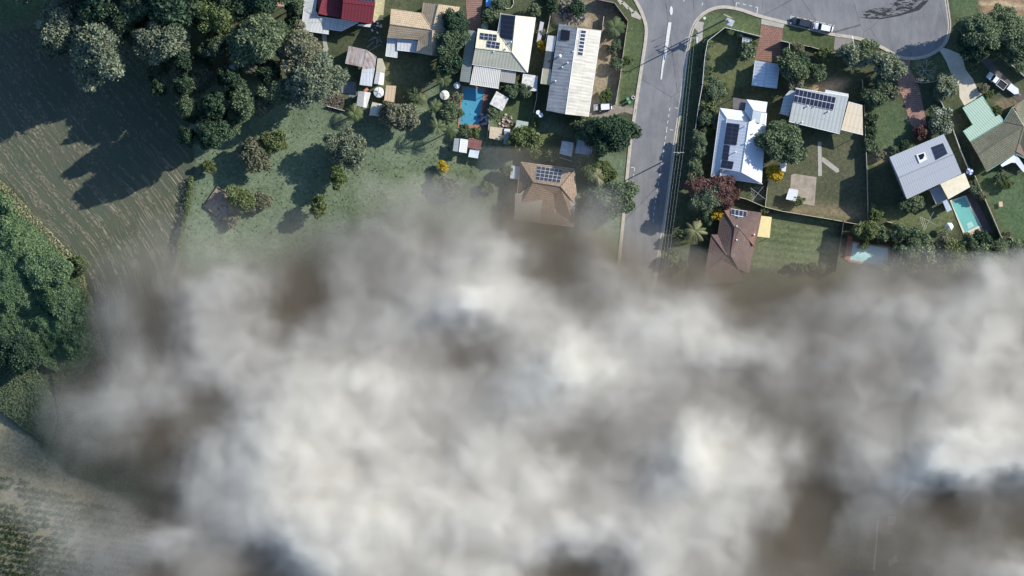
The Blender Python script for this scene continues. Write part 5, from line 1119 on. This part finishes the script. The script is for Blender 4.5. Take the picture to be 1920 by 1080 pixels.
COV='''0 0 0 0 0 0 0 0 0 0 0 0 2 1 0 0 0 0 0 0 0 0 0 0 0
0 0 0 0 0 0 0 0 0 3 5 5 8 7 4 0 0 0 0 0 0 0 0 0 0
0 0 0 0 2 2 2 3 5 7 9 9 9 9 9 5 0 0 0 0 0 0 0 0 0
0 0 0 2 6 8 8 8 8 9 9 9 9 9 9 9 6 5 5 5 6 6 6 6 6
0 0 0 4 7 9 9 9 9 9 9 9 9 9 9 9 9 9 9 9 9 9 9 9 9
0 0 0 4 6 9 9 9 9 9 9 9 9 9 9 9 9 9 9 9 9 9 9 9 9
0 0 2 6 8 9 9 9 9 9 9 9 9 9 9 9 9 9 9 9 9 9 9 9 9
0 0 4 8 8 9 9 9 9 9 9 9 9 9 9 9 9 9 9 9 9 9 9 9 9
0 0 3 5 7 9 9 9 9 9 9 9 9 9 9 9 9 9 9 9 9 9 9 9 9
0 0 1 1 4 8 9 9 9 9 9 9 9 9 9 9 9 9 9 9 9 9 9 9 9
0 2 2 2 4 8 9 9 9 9 9 9 9 9 9 9 9 9 9 7 5 5 7 8 8
0 0 2 4 7 9 9 9 9 9 9 9 9 9 9 9 9 9 9 7 4 5 6 7 8
0 0 1 4 8 9 8 7 9 9 9 9 9 8 8 9 9 9 9 7 4 6 8 9 9
0 0 1 4 8 9 8 7 9 9 9 9 9 8 8 9 9 9 9 7 4 6 8 9 9'''
LUM=np.array([[float(v) for v in r.split()] for r in LUM.split('\n')]); COV=np.array([[float(v) for v in r.split()] for r in COV.split('\n')])/9
LUM[0]=LUM[1]
def cubic(A,fx,fy):   # Catmull-Rom, clamped
    def w(t): return [(-t+2*t*t-t**3)/2,(2-5*t*t+3*t**3)/2,(t+4*t*t-3*t**3)/2,(-t*t+t**3)/2]
    i=np.floor(fx).astype(int); j=np.floor(fy).astype(int); wx=w(fx-i); wy=w(fy-j); s=0
    for a in range(4):
        for b in range(4):
            s=s+wx[a]*wy[b]*A[np.clip(j+b-1,0,A.shape[0]-1),np.clip(i+a-1,0,A.shape[1]-1)]
    return s
CELL=1.0; NX,NY=272,116; X0,Y0=-134.0,-84.0
GX,GY=np.meshgrid(X0+CELL*np.arange(NX),Y0+CELL*np.arange(NY))
WX=GX+8*fbm(GX,GY,15,11)+4*fbm(GX,GY,6,21); WY=GY+8*fbm(GX,GY,15,31)+4*fbm(GX,GY,6,41)
fx=np.clip((960+8*WX)/80,0,24); fy=np.clip((540-8*WY-340)/60,0,13)
L=np.clip(cubic(LUM,fx,fy),50,219); C=np.clip(cubic(COV,fx,fy),0,.985)
lin=((L/255+.055)/1.055)**2.4
LW,LB=.74,.06
tw=-np.log(1-np.clip((lin-LB)/(LW-LB),0,.975))*C**.5
tb=-np.log(1-C)
tb*=1+.5*fbm(GX,GY,9,51)*(1-C)
def vol(name,attr,z0,z1,dens,soft,hs,nz,col,aniso,res,kn,label):
    me=bpy.data.meshes.new(name)
    v=np.stack([GX.ravel(),GY.ravel(),np.full(GX.size,z0)],1)
    me.vertices.add(len(v)); me.vertices.foreach_set('co',v.ravel().astype(np.float32))
    a=me.attributes.new('depth','FLOAT','POINT'); a.data.foreach_set('value',attr.ravel().astype(np.float32))
    o=bpy.data.objects.new(name,me); S.collection.objects.link(o)
    m=bpy.data.materials.new(name); m.use_nodes=True; n=m.node_tree; n.nodes.clear()
    out=n.nodes.new('ShaderNodeOutputMaterial'); pv=n.nodes.new('ShaderNodeVolumePrincipled'); pv.inputs['Color'].default_value=(*col,1); pv.inputs['Density'].default_value=dens
    pv.inputs['Anisotropy'].default_value=aniso; n.links.new(pv.outputs[0],out.inputs['Volume'])
    gt=bpy.data.node_groups.new(name,'GeometryNodeTree'); gt.interface.new_socket('Geometry',in_out='INPUT',socket_type='NodeSocketGeometry'); gt.interface.new_socket('Geometry',in_out='OUTPUT',socket_type='NodeSocketGeometry')
    N=gt.nodes; K=gt.links.new
    gi=N.new('NodeGroupInput'); go=N.new('NodeGroupOutput'); pos=N.new('GeometryNodeInputPosition')
    def M(op,a,b=None,c=None):
        q=N.new('ShaderNodeMath'); q.operation=op
        for k,x in enumerate((a,b,c)):
            if x is None: continue
            if isinstance(x,(int,float)): q.inputs[k].default_value=x
            else: K(x,q.inputs[k])
        return q.outputs[0]
    nz1=N.new('ShaderNodeTexNoise'); nz1.inputs['Scale'].default_value=1/11; nz1.inputs['Detail'].default_value=3; nz1.inputs['Roughness'].default_value=.55
    K(pos.outputs[0],nz1.inputs['Vector'])
    sx=N.new('ShaderNodeSeparateXYZ'); K(pos.outputs[0],sx.inputs[0])
    cn=N.new('ShaderNodeSeparateXYZ'); K(nz1.outputs['Color'],cn.inputs[0])
    x=M('MULTIPLY_ADD',M('SUBTRACT',cn.outputs[0],.5),kn,sx.outputs[0]); y=M('MULTIPLY_ADD',M('SUBTRACT',cn.outputs[1],.5),kn,sx.outputs[1])
    ix=M('MINIMUM',M('MAXIMUM',M('ROUND',M('DIVIDE',M('SUBTRACT',x,X0),CELL)),0),NX-1); iy=M('MINIMUM',M('MAXIMUM',M('ROUND',M('DIVIDE',M('SUBTRACT',y,Y0),CELL)),0),NY-1)
    idx=M('MULTIPLY_ADD',iy,NX,ix)
    si=N.new('GeometryNodeSampleIndex'); si.data_type='FLOAT'; si.domain='POINT'
    na=N.new('GeometryNodeInputNamedAttribute'); na.data_type='FLOAT'; na.inputs[0].default_value='depth'
    K(gi.outputs[0],si.inputs['Geometry']); K(na.outputs[0],si.inputs['Value'])
    K(idx,si.inputs['Index'])
    dep=si.outputs[0]
    nz2=N.new('ShaderNodeTexNoise'); nz2.inputs['Scale'].default_value=1/6.5; nz2.inputs['Detail'].default_value=4; nz2.inputs['Roughness'].default_value=.6; nz2.inputs['Distortion'].default_value=.6; K(pos.outputs[0],nz2.inputs['Vector'])
    if hs:   # a billowing top whose height follows the depth a little; the rest of the depth is density
        th=M('MULTIPLY_ADD',M('MINIMUM',dep,3.2),hs,5.0); top=M('ADD',th,z0); top=M('MULTIPLY_ADD',M('SUBTRACT',cn.outputs[2],.5),nz,top); top=M('MULTIPLY_ADD',M('SUBTRACT',nz2.outputs[0],.5),4.0,top)
        f=M('DIVIDE',M('SUBTRACT',top,sx.outputs[2]),soft); f=M('MINIMUM',M('MAXIMUM',f,0),1)
        f=M('MULTIPLY',f,M('DIVIDE',dep,M('SUBTRACT',th,soft*.5)))
        f=M('MULTIPLY',f,M('MAXIMUM',M('MULTIPLY_ADD',M('SUBTRACT',nz2.outputs[0],.5),.9,1),.1))
    else:
        f=M('MULTIPLY',dep,M('MAXIMUM',M('MULTIPLY_ADD',M('SUBTRACT',cn.outputs[2],.5),nz,1),0))
        e=M('MINIMUM',M('MULTIPLY',M('SUBTRACT',z1,sx.outputs[2]),.4),1); f=M('MULTIPLY',f,M('MAXIMUM',e,0))
    vc=N.new('GeometryNodeVolumeCube'); K(f,vc.inputs['Density'])
    vc.inputs['Min'].default_value=(X0,Y0,z0); vc.inputs['Max'].default_value=(X0+NX*CELL,Y0+NY*CELL,z1)
    for k,r in enumerate(res): vc.inputs[k+4 if False else 'Resolution '+'XYZ'[k]].default_value=r
    sm=N.new('GeometryNodeSetMaterial'); sm.inputs['Material'].default_value=m
    K(vc.outputs[0],sm.inputs[0]); K(sm.outputs[0],go.inputs[0])
    md=o.modifiers.new('smoke','NODES'); md.node_group=gt
    me.materials.append(m); o['kind']='stuff'; o['label']=label
    return o
vol('smoke_base',tb,7,15,1/6.5,1,0,.8,(.41,.36,.29),0,(272,116,8),0,'thin brown-grey smoke lying low over the ground')
vol('smoke',tw,14,34,1.0,6,1.5,4,(.970,.944,.885),.0,(340,145,28),4,'thick pale grey billows of smoke hiding the lower half of the scene')
